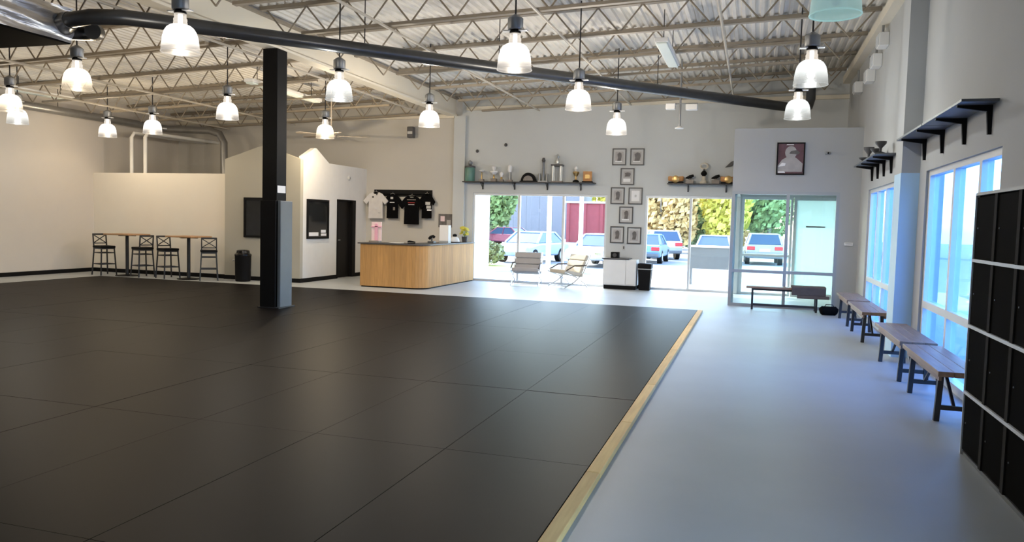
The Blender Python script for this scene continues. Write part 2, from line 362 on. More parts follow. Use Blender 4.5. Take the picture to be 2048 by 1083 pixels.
def partitions():
    # low wall at the far left, taller corner block, side wall with window and door; peaked tops shape lamplight scallops
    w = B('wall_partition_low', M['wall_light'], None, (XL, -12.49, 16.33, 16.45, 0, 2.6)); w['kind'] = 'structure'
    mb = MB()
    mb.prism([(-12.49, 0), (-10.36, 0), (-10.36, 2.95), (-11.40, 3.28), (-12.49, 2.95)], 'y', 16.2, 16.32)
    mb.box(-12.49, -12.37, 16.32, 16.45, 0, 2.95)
    w = mb.build('wall_partition_scallop', M['wall_tan']); w['kind'] = 'structure'
    mb = MB()
    poly = [(16.32, 0), (17.90, 0), (17.90, 2.06), (18.87, 2.06), (18.87, 0), (YB, 0), (YB, 2.95), (17.50, 2.95), (16.88, 3.27), (16.84, 3.27), (16.2, 2.97), (16.2, 2.5), (16.32, 2.5)]
    n = len(poly)
    poly = [(16.32, 0), (17.90, 0), (17.90, 2.95), (17.50, 2.95), (16.90, 3.27), (16.82, 3.27), (16.32, 3.03)]
    mb.prism(poly, 'x', -10.48, -10.36)
    mb.box(-10.48, -10.36, 17.90, 18.87, 2.06, 2.95); mb.box(-10.48, -10.36, 18.87, YB, 0, 2.95)
    w = mb.build('wall_partition_side', M['white']); w['kind'] = 'structure'
    # door
    d = struct('door_2')
    B('door_leaf', M['doorblack'], d, (-10.47, -10.43, 17.94, 18.70, 0.01, 2.03), bevel=0.004)
    B('door_frame', M['black'], d, (-10.49, -10.34, 17.90, 17.94, 0, 2.06), (-10.49, -10.34, 18.70, 18.87, 0, 2.06), (-10.49, -10.34, 17.94, 18.70, 2.03, 2.06))
    mb = MB(); mb.tube([(-10.43, 18.02, 1.0), (-10.38, 18.02, 1.0), (-10.38, 18.12, 1.0)], 0.012, 8); mb.build('handle', M['greymetal'], d, smooth=True)
    # windows into the office
    w1 = struct('window_8')
    B('window_frame', M['black'], w1, (-11.92, -10.92, 16.16, 16.2, 1.96, 2.02), (-11.92, -10.92, 16.16, 16.2, 1.05, 1.10), (-11.92, -11.87, 16.16, 16.2, 1.10, 1.96), (-10.97, -10.92, 16.16, 16.2, 1.10, 1.96))
    B('pane', M['darkglass'], w1, (-11.87, -10.97, 16.18, 16.195, 1.10, 1.96))
    w2 = struct('window_9')
    B('window_frame', M['black'], w2, (-10.36, -10.32, 16.47, 17.46, 1.97, 2.02), (-10.36, -10.32, 16.47, 17.46, 1.05, 1.09), (-10.36, -10.32, 16.47, 16.51, 1.09, 1.97), (-10.36, -10.32, 17.42, 17.46, 1.09, 1.97))
    B('pane', M['darkglass'], w2, (-10.355, -10.34, 16.51, 17.42, 1.09, 1.97))
    p = B('notice_sheet', M['paper'], None, (-10.338, -10.334, 16.55, 16.98, 1.12, 1.21)); tag(p, 'wide white sheet stuck low in the dark office window', 'notice')
    p = B('notice_sheet', M['paper'], None, (-10.338, -10.334, 17.10, 17.35, 1.12, 1.18), (-10.338, -10.334, 17.10, 17.32, 1.20, 1.27)); tag(p, 'small white double notice at the lower corner of the dark office window', 'notice')
    # baseboards
    b = B('baseboard_left', M['black'], None, (XL, XL+0.02, YF, 16.33, 0, 0.10)); b['kind'] = 'structure'
    b = B('baseboard_low', M['black'], None, (XL, -12.49, 16.31, 16.33, 0, 0.10), (-12.51, -12.49, 16.18, 16.33, 0, 0.10), (-12.49, -10.34, 16.18, 16.2, 0, 0.10)); b['kind'] = 'structure'
    b = B('baseboard_side', M['black'], None, (-10.36, -10.34, 16.2, 17.90, 0, 0.10), (-10.36, -10.34, 18.87, YB, 0, 0.10)); b['kind'] = 'structure'
    b = B('baseboard_back', M['black'], None, (-10.3, -7.74, YB-0.02, YB, 0, 0.10), (-7.42, -7.2, YB-0.12, YB, 0, 0.12), (-3.58, -2.62, YB-0.02, YB, 0, 0.10)); b['kind'] = 'structure'
    b = B('baseboard_right', M['alum'], None, (XR-0.02, XR, 10.45, 10.85, 0, 0.10), (XR-0.02, XR, 11.33, 12.72, 0, 0.10), (XR-0.02, XR, 3.0, 7.45, 0, 0.1)); b['kind'] = 'structure'

ORD = ['first', 'second', 'third', 'fourth', 'fifth', 'sixth', 'seventh', 'eighth', 'ninth', 'tenth']
def roof_steel():
    bm = thing('roof_beam', 'deep tan steel beam running from the column to the window wall', 'beam')
    B('web_face', M['beam'], bm, (-7.85, -7.73, YF, YB, 4.40, 4.80))
    B('bottom_flange', M['beam'], bm, (-7.92, -7.66, YF, YB-0.1, 4.36, 4.40))
    B('top_flange', M['joist'], bm, (-7.92, -7.66, YF, YB, 4.80, 4.84))
    for bay, x0, x1 in (('window-side', -7.64, 1.84), ('left', XL+0.02, -7.94)):
        for k in range(9):
            y = 19.2 - 1.68*k
            t = thing('roof_joist', f'{ORD[k]} open-web steel roof joist from the window wall, {bay} bay', 'joist', group=f'{bay} roof joists')
            zt = lambda x: zd(x) - 0.03
            mb = MB(); mb.bar((x0, y, zt(x0)), (x1, y, zt(x1)), 0.11, 0.055); mb.build('top_chord', M['joist'], t)
            mb = MB(); a, b = x0+0.75, x1-0.75; mb.bar((a, y, zt(a)-0.44), (b, y, zt(b)-0.44), 0.09, 0.045); mb.build('bottom_chord', M['joist'], t)
            mb = MB(); n = 26; pts = []
            for i in range(n+1):
                x = x0+0.1 + (x1-x0-0.2)*i/n
                pts.append((x, y, zt(x) - (0.44 if i % 2 else 0.02)))
            for i in range(n):
                mb.tube([pts[i], pts[i+1]], 0.014, 5)
            mb.build('web', M['joist'], t)
    # bridging rods along the building
    for x, where in ((-3.05, 'over the middle lamps'), (-5.4, 'beside the tan beam'), (-0.6, 'nearest the window-side wall'), (-8.35, 'left bay next to the beam'), (-12.6, 'middle of the left bay'), (-14.8, 'near the left wall')):
        z = zd(x)-0.52
        mb = MB(); mb.tube([(x, YF+0.1, z), (x, YB-0.1, z)], 0.022, 8)
        tag(mb.build('bridging_rod', M['rod'], smooth=True), f'thin tan bridging rod under the joists, {where}', 'rod', 'bridging rods')

def column():
    c = thing('steel_column', 'black square steel column with grey padded lower sleeve', 'column', (-7.77, 11.36, 0))
    B('shaft', M['black'], c, (-0.14, 0.14, -0.14, 0.14, 0.04, 4.35), bevel=0.006)
    B('sleeve', M['sleeve'], c, (-0.10, 0.195, -0.10, 0.25, 0.05, 1.85), bevel=0.012)
    B('front_panel', M['black'], c, (-0.155, 0.14, -0.17, -0.10, 0.045, 1.85), bevel=0.006)
    B('base_plate', M['darkmetal'], c, (-0.19, 0.23, -0.19, 0.29, 0.04, 0.06))
    tag(B('notice_sheet', M['paper'], None, (-7.629, -7.624, 11.24, 11.47, 1.98, 2.10)), 'small white notice taped high on the black column', 'notice')

def ducts():
    d = thing('ceiling_pipe', 'long black round duct crossing the room under the roof', 'duct')
    mb = MB(); mb.tube([(-8.75, 8.05, 4.02), (-8.45, 7.95, 4.03), (-8.15, 7.95, 4.05), (-7.86, 8.2, 4.09), (-7.5, 8.65, 4.11), (-6.88, 9.45, 4.13), (-4.27, 12.69, 4.2), (0.51, 17.83, 4.22), (0.86, 18.2, 4.22), (1.02, 18.37, 4.30), (1.06, 18.41, 4.46), (1.06, 18.41, 5.22)], 0.10, 18)
    mb.build('pipe', M['ductblack'], d, smooth=True)
    for (x, y, z) in ((-5.8, 10.79, 4.16), (-4.27, 12.69, 4.2), (-1.9, 15.24, 4.21)):
        mb = MB(); mb.tube([(x, y, z+0.08), (x, y, zd(x))], 0.008, 6); mb.build('hanger_rod', M['darkmetal'], d)
    f = thing('foil_duct_box', 'big silver foil-wrapped duct box with black underside', 'duct box', (-8.78, 8.22, 0))
    mb = MB(); ny, nz = 60, 16; vs = []; fs = []
    for i in range(ny+1):
        for j in range(nz+1):
            y = -i*3.2/ny; z = 3.80 + j*0.45/nz
            w = 0.05 + 0.020*math.sin(z*34+y*2.6)+0.010*math.sin(y*9+z*21)
            vs.append((w, y, z))
    for i in range(ny):
        for j in range(nz): fs.append((i*(nz+1)+j, i*(nz+1)+j+1, (i+1)*(nz+1)+j+1, (i+1)*(nz+1)+j))
    mb.add(vs, fs); mb.build('foil_wrap', M['foil'], f, smooth=True)
    B('duct_body', M['mattblack'], f, (-2.3, 0.02, -3.2, 0.0, 3.79, 4.25), bevel=0.01)
    mb = MB(); mb.tube([(-0.25, -0.02, 4.03), (0.0, -0.10, 4.03), (0.30, -0.26, 4.03)], [0.17, 0.15, 0.11], 16); mb.build('reducer', M['ductblack'], f, smooth=True)
    mb = MB(); mb.tube([(-0.2, -0.05, 3.97), (0.05, 0.10, 3.97), (0.24, 0.14, 3.96), (0.36, 0.08, 3.95), (0.40, -0.02, 3.94)], 0.105, 16); mb.build('elbow', M['ductblack'], f, smooth=True)
    for x in (-0.1, -2.0):
        mb = MB(); mb.tube([(x, -0.3, 4.25), (x, -0.3, zd(x-8.78))], 0.01, 6); mb.build('hanger_rod', M['darkmetal'], f)
    g = thing('wall_duct', 'grey round duct along the left wall bending down behind the partition', 'duct')
    mb = MB(); mb.tube([(-16.42, 4, 4.02), (-16.42, 17.75, 4.02), (-16.36, 18.1, 4.0), (-16.1, 18.4, 3.98), (-14.75, 18.5, 3.93), (-14.45, 18.5, 3.84), (-14.3, 18.5, 3.6), (-14.28, 18.5, 2.2)], 0.10, 16)
    mb.build('pipe', M['galv'], g, smooth=True)
    for y in (8, 11.5, 15):
        mb = MB(); mb.tube([(-16.42, y, 4.1), (-16.42, y, zd(-16.42))], 0.008, 6); mb.build('hanger_rod', M['darkmetal'], g)
    for x, lb in ((-15.72, 'thin white riser pipe above the low partition, nearer the corner'), (-15.28, 'thin white riser pipe above the low partition, right of its twin')):
        mb = MB(); mb.tube([(x, 16.62, 0), (x, 16.62, 3.55), (x, 16.70, 3.66), (x, 19.5, 3.70)], 0.05, 10)
        tag(mb.build('riser_pipe', M['white'], smooth=True), lb, 'pipe', 'white riser pipes')

# ------------------------------------------------------------------ pendant lamps
def pendant(label, x, y, rim=3.40, shade=SHADE_WHITE, watt=LAMP_W, d=0.41, col=LAMP_COL):
    t = thing('pendant_lamp', label, 'lamp', (x, y, rim), group='glass dome pendant lamps')
    r = d/2
    prof = [(r, 0), (r*1.0, 0.012), (r*0.985, 0.04), (r*0.96, 0.10), (r*0.91, 0.17), (r*0.83, 0.225), (r*0.70, 0.268), (r*0.53, 0.295), (r*0.36, 0.305)]
    mb = MB(); mb.lathe(prof, 48, flute=0.012); sh = mb.build('shade', shade, t, smooth=True)
    mb = MB(); mb.tube([(r*1.01*math.cos(2*math.pi*k/32), r*1.01*math.sin(2*math.pi*k/32), 0.0) for k in range(33)], 0.006, 6, cap=False); mb.build('rim', shade, sh, smooth=True)
    mb = MB(); mb.lathe([(r*0.37, 0.305), (r*0.37, 0.33), (r*0.33, 0.335), (r*0.36, 0.345), (r*0.36, 0.37), (r*0.32, 0.375), (r*0.31, 0.425)], 24); mb.build('neck', SHADE_NECK if watt else SHADE_OFF, t, smooth=True)
    mb = MB(); mb.solid([(0.055, 0.42), (0.07, 0.44), (0.05, 0.47)], 16); mb.build('socket', M['black'], t, smooth=True)
    mb = MB(); mb.box(-0.15, -0.05, -0.04, 0.04, 0.452, 0.466); mb.box(0.05, 0.15, -0.04, 0.04, 0.452, 0.466); mb.build('bracket_plate', M['white'], t, bevel=0.003)
    mb = MB(); mb.solid([(0.085, 0.47), (0.092, 0.48), (0.092, 0.60), (0.07, 0.62), (0.02, 0.65)], 20); mb.build('ballast', M['greymetal'], t, smooth=True)
    top = zd(x) - rim - 0.48
    mb = MB(); mb.tube([(0, 0, 0.63), (0, 0, top+0.5)], 0.011, 8); mb.build('rod', M['darkmetal'], t)
    mb = MB(); mb.lathe([(0.001, 0.075), (0.035, 0.09), (0.05, 0.13), (0.04, 0.19), (0.025, 0.30), (0.025, 0.42)], 14)
    mb.build('bulb', M['bulb'] if watt else M['white'], t, smooth=True)
    if watt:
        ld = bpy.data.lights.new('lamp_light', 'POINT'); ld.energy = watt; ld.color = col; ld.shadow_soft_size = 0.03
        lo = bpy.data.objects.new('lamp_light', ld); COL.objects.link(lo); lo.parent = t; lo.location = (0, 0, 0.035)
    return t
def lamps():
    W, H, C, O = SHADE_WARM, SHADE_WHITE, SHADE_COOL, SHADE_OFF
    warm = (1.0, 0.80, 0.54); neu = (1.0, 0.88, 0.72); cool = (0.95, 0.97, 0.94)
    for lb, x, y, sh, w, c in (
        ('large lit glass pendant lamp crossing the black pipe left of the column', -6.25, 7.33, H, 0.9, neu),
        ('lit glass pendant lamp just below the silver foil duct box', -9.75, 9.25, W, 0.7, warm),
        ('lit glass pendant lamp half cut by the left picture edge', -13.26, 11.08, W, 0.65, warm),
        ('dim white pendant lamp right under the one cut by the left picture edge', -15.02, 12.72, C, 0.4, cool),
        ('small lit pendant lamp by the left wall corner, left of the two white riser pipes', -15.1, 15.2, H, 0.6, warm),
        ('small lit pendant lamp in front of the white riser pipes', -13.29, 14.68, H, 0.65, warm),
        ('lit pendant lamp left of the black column, above the grey duct bend', -9.64, 12.57, H, 1.0, neu),
        ('dim greenish glass pendant lamp just right of the black column', -6.2, 10.74, C, 0.9, cool),
        ('yellow glowing pendant lamp above the peaked white wall', -9.5, 15.85, W, 2.0, warm),
        ('lit pendant lamp above the hanging shirts at the end of the tan beam', -6.12, 14.03, H, 1.7, neu),
        ('large lit pendant lamp at top centre crossing the black pipe', -2.81, 8.93, H, 1.1, neu),
        ('lit pendant lamp hanging from under the black pipe above the trophy shelf', -2.75, 12.17, H, 1.6, neu),
        ('lit pendant lamp right above the column of framed photos', -2.72, 15.55, H, 1.7, neu),
        ('pale teal unlit pendant lamp cut by the top picture edge', 0.57, 7.12, O, 0, cool),
        ('large white pendant lamp near the window-side wall, upper of two in line', 0.59, 10.47, C, 0.55, cool),
        ('white pendant lamp above the portrait poster, lower of two in line', 0.59, 13.59, C, 0.55, cool),
    ):
        pendant(lb, x, y, shade=sh, watt=LAMP_W*w, col=c)

def ceiling_bits():
    for lb, x, y0, y1, z in (('white strip light under the joists above the second window', -1.56, 12.8, 14.8, 4.55),
                             ('white strip light passing behind the black column top', -10.15, 13.9, 16.6, 4.35),
                             ('white strip light high by the left wall', -15.9, 13.2, 14.9, 4.25)):
        t = thing('strip_light', lb, 'lamp', (x, y0, z), group='strip lights')
        B('housing', M['white'], t, (-0.11, 0.11, 0, y1-y0, 0, 0.07), bevel=0.008)
        B('diffuser', M['mint'], t, (-0.09, 0.09, 0.03, y1-y0-0.03, -0.03, 0.0), bevel=0.012)
        mb = MB()
        for yy in (0.3, y1-y0-0.3): mb.tube([(0, yy, 0.07), (0, yy, zd(x)-z)], 0.008, 6)
        mb.build('hanger_rod', M['darkmetal'], t)
    # pendant fitting without its shade
    t = thing('pendant_fitting', 'pendant lamp fitting without shade hanging under the black pipe', 'lamp', (-1.62, 17.0, 3.70))
    mb = MB(); mb.tube([(0, 0, 0.0), (0, 0, zd(-1.62)-3.70)], 0.022, 8); mb.build('rod', M['greymetal'], t)
    mb = MB(); mb.box(-0.30, -0.10, -0.08, 0.08, 0.38, 0.50); mb.build('ballast', M['white'], t, bevel=0.01)
    mb = MB(); mb.box(0.12, 0.36, -0.08, 0.08, 0.36, 0.48); mb.build('ballast', M['white'], t, bevel=0.01)
    mb = MB(); mb.bar((-0.3, 0, 0.5), (0.36, 0, 0.5), 0.05, 0.02); mb.build('bracket_plate', M['greymetal'], t)
    mb = MB(); mb.solid([(0.09, -0.03), (0.10, -0.015), (0.03, 0.03)], 20); mb.build('socket', M['white'], t, smooth=True)
    # ceiling fan behind the yellow lamp
    t = thing('ceiling_fan', 'tan ceiling fan behind the yellow glowing lamp', 'fan', (-10.2, 17.3, 3.62))
    mb = MB(); mb.solid([(0.07, -0.06), (0.12, -0.03), (0.13, 0.08), (0.05, 0.14)], 20); mb.build('motor', M['fanblade'], t, smooth=True)
    mb = MB(); mb.tube([(0, 0, 0.13), (0, 0, zd(-10.2)-3.62)], 0.016, 8); mb.build('rod', M['fanblade'], t)
    for k in range(5):
        a = 2*math.pi*k/5+0.4
        mb = MB(); mb.prism([(0.16, -0.05), (0.30, -0.075), (0.88, -0.085), (0.95, 0), (0.88, 0.085), (0.30, 0.075), (0.16, 0.05)], 'z', -0.006, 0.006)
        o = mb.build('blade', M['fanblade'], t, bevel=0.003); o.rotation_euler = (R(9), 0, a)
    # dome camera on the beige wall and small wall fittings
    t = thing('wall_speaker', 'small dark speaker high on the beige wall', 'speaker', (-8.95, YB, 3.78))
    B('bracket', M['greymetal'], t, (-0.04, 0.04, -0.12, 0, 0.10, 0.16)); B('housing', M['frame'], t, (-0.09, 0.09, -0.26, -0.10, 0.0, 0.30), bevel=0.02); B('grille', M['matboard'], t, (-0.07, 0.07, -0.27, -0.26, 0.10, 0.17))
    for i, (y, z, lb) in enumerate(((14.1, 4.62, 'topmost white box of the stepped row on the window-side wall'), (14.75, 4.42, 'second white box of the stepped row on the window-side wall'),
                                    (15.5, 4.30, 'third white box of the stepped row on the window-side wall'), (17.2, 4.38, 'lowest white box of the stepped row near the far corner'))):
        t = thing('junction_box', lb, 'box', (XR, y, z), group='white wall boxes')
        B('housing', M['white'], t, (-0.15, 0, -0.16, 0.16, -0.02, 0.20), bevel=0.012); B('lid', M['alum'], t, (-0.165, -0.15, -0.14, 0.14, 0.0, 0.18), bevel=0.004)
        mb = MB(); mb.tube([(-0.08, 0, 0.2), (-0.08, 0, 0.45)], 0.02, 8); mb.build('conduit', M['greymetal'], t)
    for x, y, z, lb in ((-7.1, YB, 3.44, 'tiny dark wall fixture over the teal trophy'), (-6.31, YB, 3.60, 'tiny dark wall fixture higher up, right of its twin')):
        mb = MB(); mb.solid([(0.04, 0), (0.045, 0.02), (0.02, 0.05)], 12)
        o = tag(mb.build('wall_fixture', M['frame'], smooth=True), lb, 'fixture'); o.location = (x, y, z); o.rotation_euler.x = R(90)
    t = thing('wall_outlet', 'small wall outlet above the white cabinet', 'outlet', (-3.12, YB, 1.02)); B('cover_plate', M['matboard'], t, (-0.04, 0.04, -0.012, 0, -0.06, 0.06), bevel=0.004); B('socket', M['frame'], t, (-0.015, 0.015, -0.016, -0.012, -0.035, 0.035))
    t = thing('door_sensor', 'small grey sensor beside the portrait poster', 'sensor', (1.31, 16.5, 3.10)); B('housing', M['greymetal'], t, (-0.05, 0.05, -0.05, 0, -0.02, 0.03), bevel=0.01); mb = MB(); mb.solid([(0.018, 0), (0.018, 0.03)], 10); o = mb.build('lens', M['black'], t); o.rotation_euler.x = R(90); o.location = (0.01, -0.05, 0)
    t = thing('thermostat', 'slim white wall plate on the grey wall by the far bench', 'wall plate', (1.78, 16.5, 1.33)); B('cover_plate', M['white'], t, (-0.08, 0.08, -0.02, 0, -0.03, 0.03), bevel=0.005); B('slot', M['greymetal'], t, (-0.06, 0.06, -0.024, -0.02, 0.005, 0.012))
    t = thing('smoke_detector', 'small round detector on the white side wall above the black door', 'detector', (-10.36, 18.5, 2.64)); mb = MB(); mb.solid([(0.06, 0), (0.06, 0.02), (0.035, 0.04)], 16); o = mb.build('housing', M['matboard'], t, smooth=True); o.rotation_euler.y = R(90); mb = MB(); mb.solid([(0.02, 0.04), (0.015, 0.05)], 10); o = mb.build('sensor_cap', M['greymetal'], t); o.rotation_euler.y = R(90)

# ------------------------------------------------------------------ floor mats
def mats():
    t = thing('mat_floor', 'large dark rubber mat floor laid in rectangular panels', 'mat')
    cw, rl = 1.003, 2.0
    mb = MB(); g = 0.0007
    mb.add([(g, g, 0), (cw-g, g, 0), (cw-g, rl-g, 0), (g, rl-g, 0), (g, g, 0.0385), (cw-g, g, 0.0385), (cw-g, rl-g, 0.0385), (g, rl-g, 0.0385),
            (g+0.0018, g+0.0018, 0.04), (cw-g-0.0018, g+0.0018, 0.04), (cw-g-0.0018, rl-g-0.0018, 0.04), (g+0.0018, rl-g-0.0018, 0.04)],
           [(0,3,2,1), (0,1,5,4), (1,2,6,5), (2,3,7,6), (3,0,4,7), (4,5,9,8), (5,6,10,9), (6,7,11,10), (7,4,8,11), (8,9,10,11)])
    me = mb.mesh('mat_panel', M['rubber'])
    rr = random.Random(3)
    for c in range(14):
        for r in range(9):
            o = bpy.data.objects.new('mat_panel', me); COL.objects.link(o); o.parent = t
            o.location = (-0.95-cw*(c+1), 14.85-rl*(r+1), rr.choice((0.0, 0.0004, 0.0008, 0.0015)))
    e = thing('mat_edging', 'pale pine board edging along the mat floor', 'edging')
    ys = [14.86, 12.4, 9.9, 7.6, 6.05, 4.73, 2.3, -0.2, -3.2]
    for i in range(len(ys)-1):
        o = B('edging_board', M['edging'], e, (-0.945, -0.855, ys[i+1]+0.003, ys[i]-0.003, 0, 0.045), bevel=0.006)

# ------------------------------------------------------------------ lockers
def lockers():
    t = thing('locker_bank', 'tall bank of black lockers with white edges beside the near bench', 'locker', (1.5, 6.28, 0))
    zs = [0.03, 0.46, 0.94, 1.41, 1.87]; w = 0.485; n = 6
    B('carcass', M['lockerblack'], t, (0.025, 0.42, -n*w, 0, 0.0, 1.87))
    B('side_panel', M['alum'], t, (0.0, 0.42, 0.0, 0.012, 0, 1.885))
    B('top_panel', M['alumgrey'], t, (0.0, 0.42, -n*w, 0.0, 1.87, 1.89))
    for z in zs[1:-1]:
        B('shelf_edge', M['alum'], t, (-0.004, 0.03, -n*w, 0.0, z-0.011, z+0.011))
    for k in range(n):
        if k: B('divider', M['dividergrey'], t, (0.0, 0.025, -k*w-0.028, -k*w+0.028, 0.03, 1.87))
        for j in range(4):
            y1 = -k*w-(0.03 if k else 0.012); y0 = -(k+1)*w+0.03
            d = B('door', M['lockerblack'], t, (0.008, 0.024, y0, y1, zs[j]+0.013, zs[j+1]-0.013))
            mb = MB(); mb.solid([(0.006, 0), (0.006, 0.005)], 8); h = mb.build('lock', M['padgrey'], d); h.rotation_euler.y = R(-90); h.location = (0.008, y1-0.06, (zs[j]+zs[j+1])/2)
    B('plinth', M['padgrey'], t, (0.012, 0.024, -n*w, 0, 0.0, 0.028))

# ------------------------------------------------------------------ benches
def bench(label, x0, y0, length, group='wooden benches by the windows', width=0.36, rot=0.0, wm='walnut'):
    t = thing('wooden_bench', label, 'bench', (x0, y0, 0), rot, group)
    h, th = 0.46, 0.045
    for i in range(3):
        a = i*width/3
        B('seat_plank', M[wm], t, (a+0.001, a+width/3-0.001, 0, length, h-th, h), bevel=0.004)
    B('apron', M['walnut'], t, (0.03, 0.05, 0.1, length-0.1, h-th-0.05, h-th), (width-0.05, width-0.03, 0.1, length-0.1, h-th-0.05, h-th))
    for ye in (0.22, length-0.22):
        for xe, sx in ((0.07, -0.02), (width-0.07, 0.02)):
            mb = MB(); mb.bar((xe+sx, ye, 0), (xe, ye, h-th), 0.045, 0.045, up=(0,1,0)); mb.build('leg', M['darkmetal'], t, bevel=0.003)
        B('end_rail', M['darkmetal'], t, (0.07, width-0.07, ye-0.015, ye+0.015, 0.10, 0.14))
        mb = MB(); s = 1 if ye < length/2 else -1
        mb.bar((width/2, ye, 0.13), (width/2, ye+s*0.42, h-th-0.01), 0.025, 0.02); mb.build('brace', M['darkmetal'], t)
    return t
def benches():
    bench('nearest wooden bench, its end hidden by the black lockers', 1.50, 7.10, 1.62)
    bench('second wooden bench from the lockers', 1.50, 8.88, 1.74)
    bench('third wooden bench from the lockers, past the wall pillar', 1.50, 11.85, 1.70)
    bench('farthest wooden bench by the vestibule corner', 1.50, 13.75, 1.66)
    # bench across the vestibule glass
    t = thing('vestibule_bench', 'long wooden bench with black legs in front of the vestibule glass', 'bench', (-0.10, 15.9, 0))
    for i in range(2): B('seat_plank', M['walnutx'], t, (0, 1.44, i*0.16+0.001, i*0.16+0.159, 0.42, 0.46), bevel=0.004)
    for x in (0.12, 1.30):
        for y, dx in ((0.03, -0.02), (0.29, 0.02)):
            mb = MB(); mb.bar((x, y+dx*0.5, 0), (x, y, 0.42), 0.04, 0.04, up=(0,1,0)); mb.build('leg', M['darkmetal'], t, bevel=0.003)
    B('stretcher', M['darkmetal'], t, (0.12, 1.30, 0.02, 0.06, 0.08, 0.125)); B('apron', M['darkmetal'], t, (0.12, 1.30, 0.05, 0.08, 0.38, 0.42))
    b = thing('folded_blanket', 'dark brown blanket folded over the end of the vestibule bench', 'blanket', (0.74, 15.87, 0))
    mb = MB(); mb.prism([(-0.012, 0.33), (0.0, 0.472), (0.30, 0.472), (0.33, 0.44), (0.335, 0.36), (0.36, 0.36), (0.36, 0.46), (0.31, 0.50), (-0.01, 0.50), (-0.035, 0.48), (-0.035, 0.33)], 'x', 0.0, 0.62); mb.build('fold', M['brownbag'], b, bevel=0.008)
    mb = MB(); mb.prism([(-0.022, 0.27), (-0.012, 0.33), (-0.035, 0.33), (-0.05, 0.27)], 'x', 0.1, 0.68); mb.build('drape', M['brownbag'], b, bevel=0.006)
    b = thing('gym_bag', 'low black gym bag on the floor beside the farthest bench', 'bag', (1.40, 15.62, 0), R(5))
    mb = MB(); mb.tube([(-0.16, 0, 0.075), (-0.12, 0, 0.085), (0.12, 0, 0.085), (0.16, 0, 0.075)], [0.05, 0.085, 0.085, 0.05], 14); mb.build('body', M['clothblack'], b, smooth=True)
    mb = MB(); mb.tube([(-0.08, -0.03, 0.16), (-0.06, -0.03, 0.20), (0.06, -0.03, 0.20), (0.08, -0.03, 0.16)], 0.009, 6); mb.build('handle', M['black'], b, smooth=True)

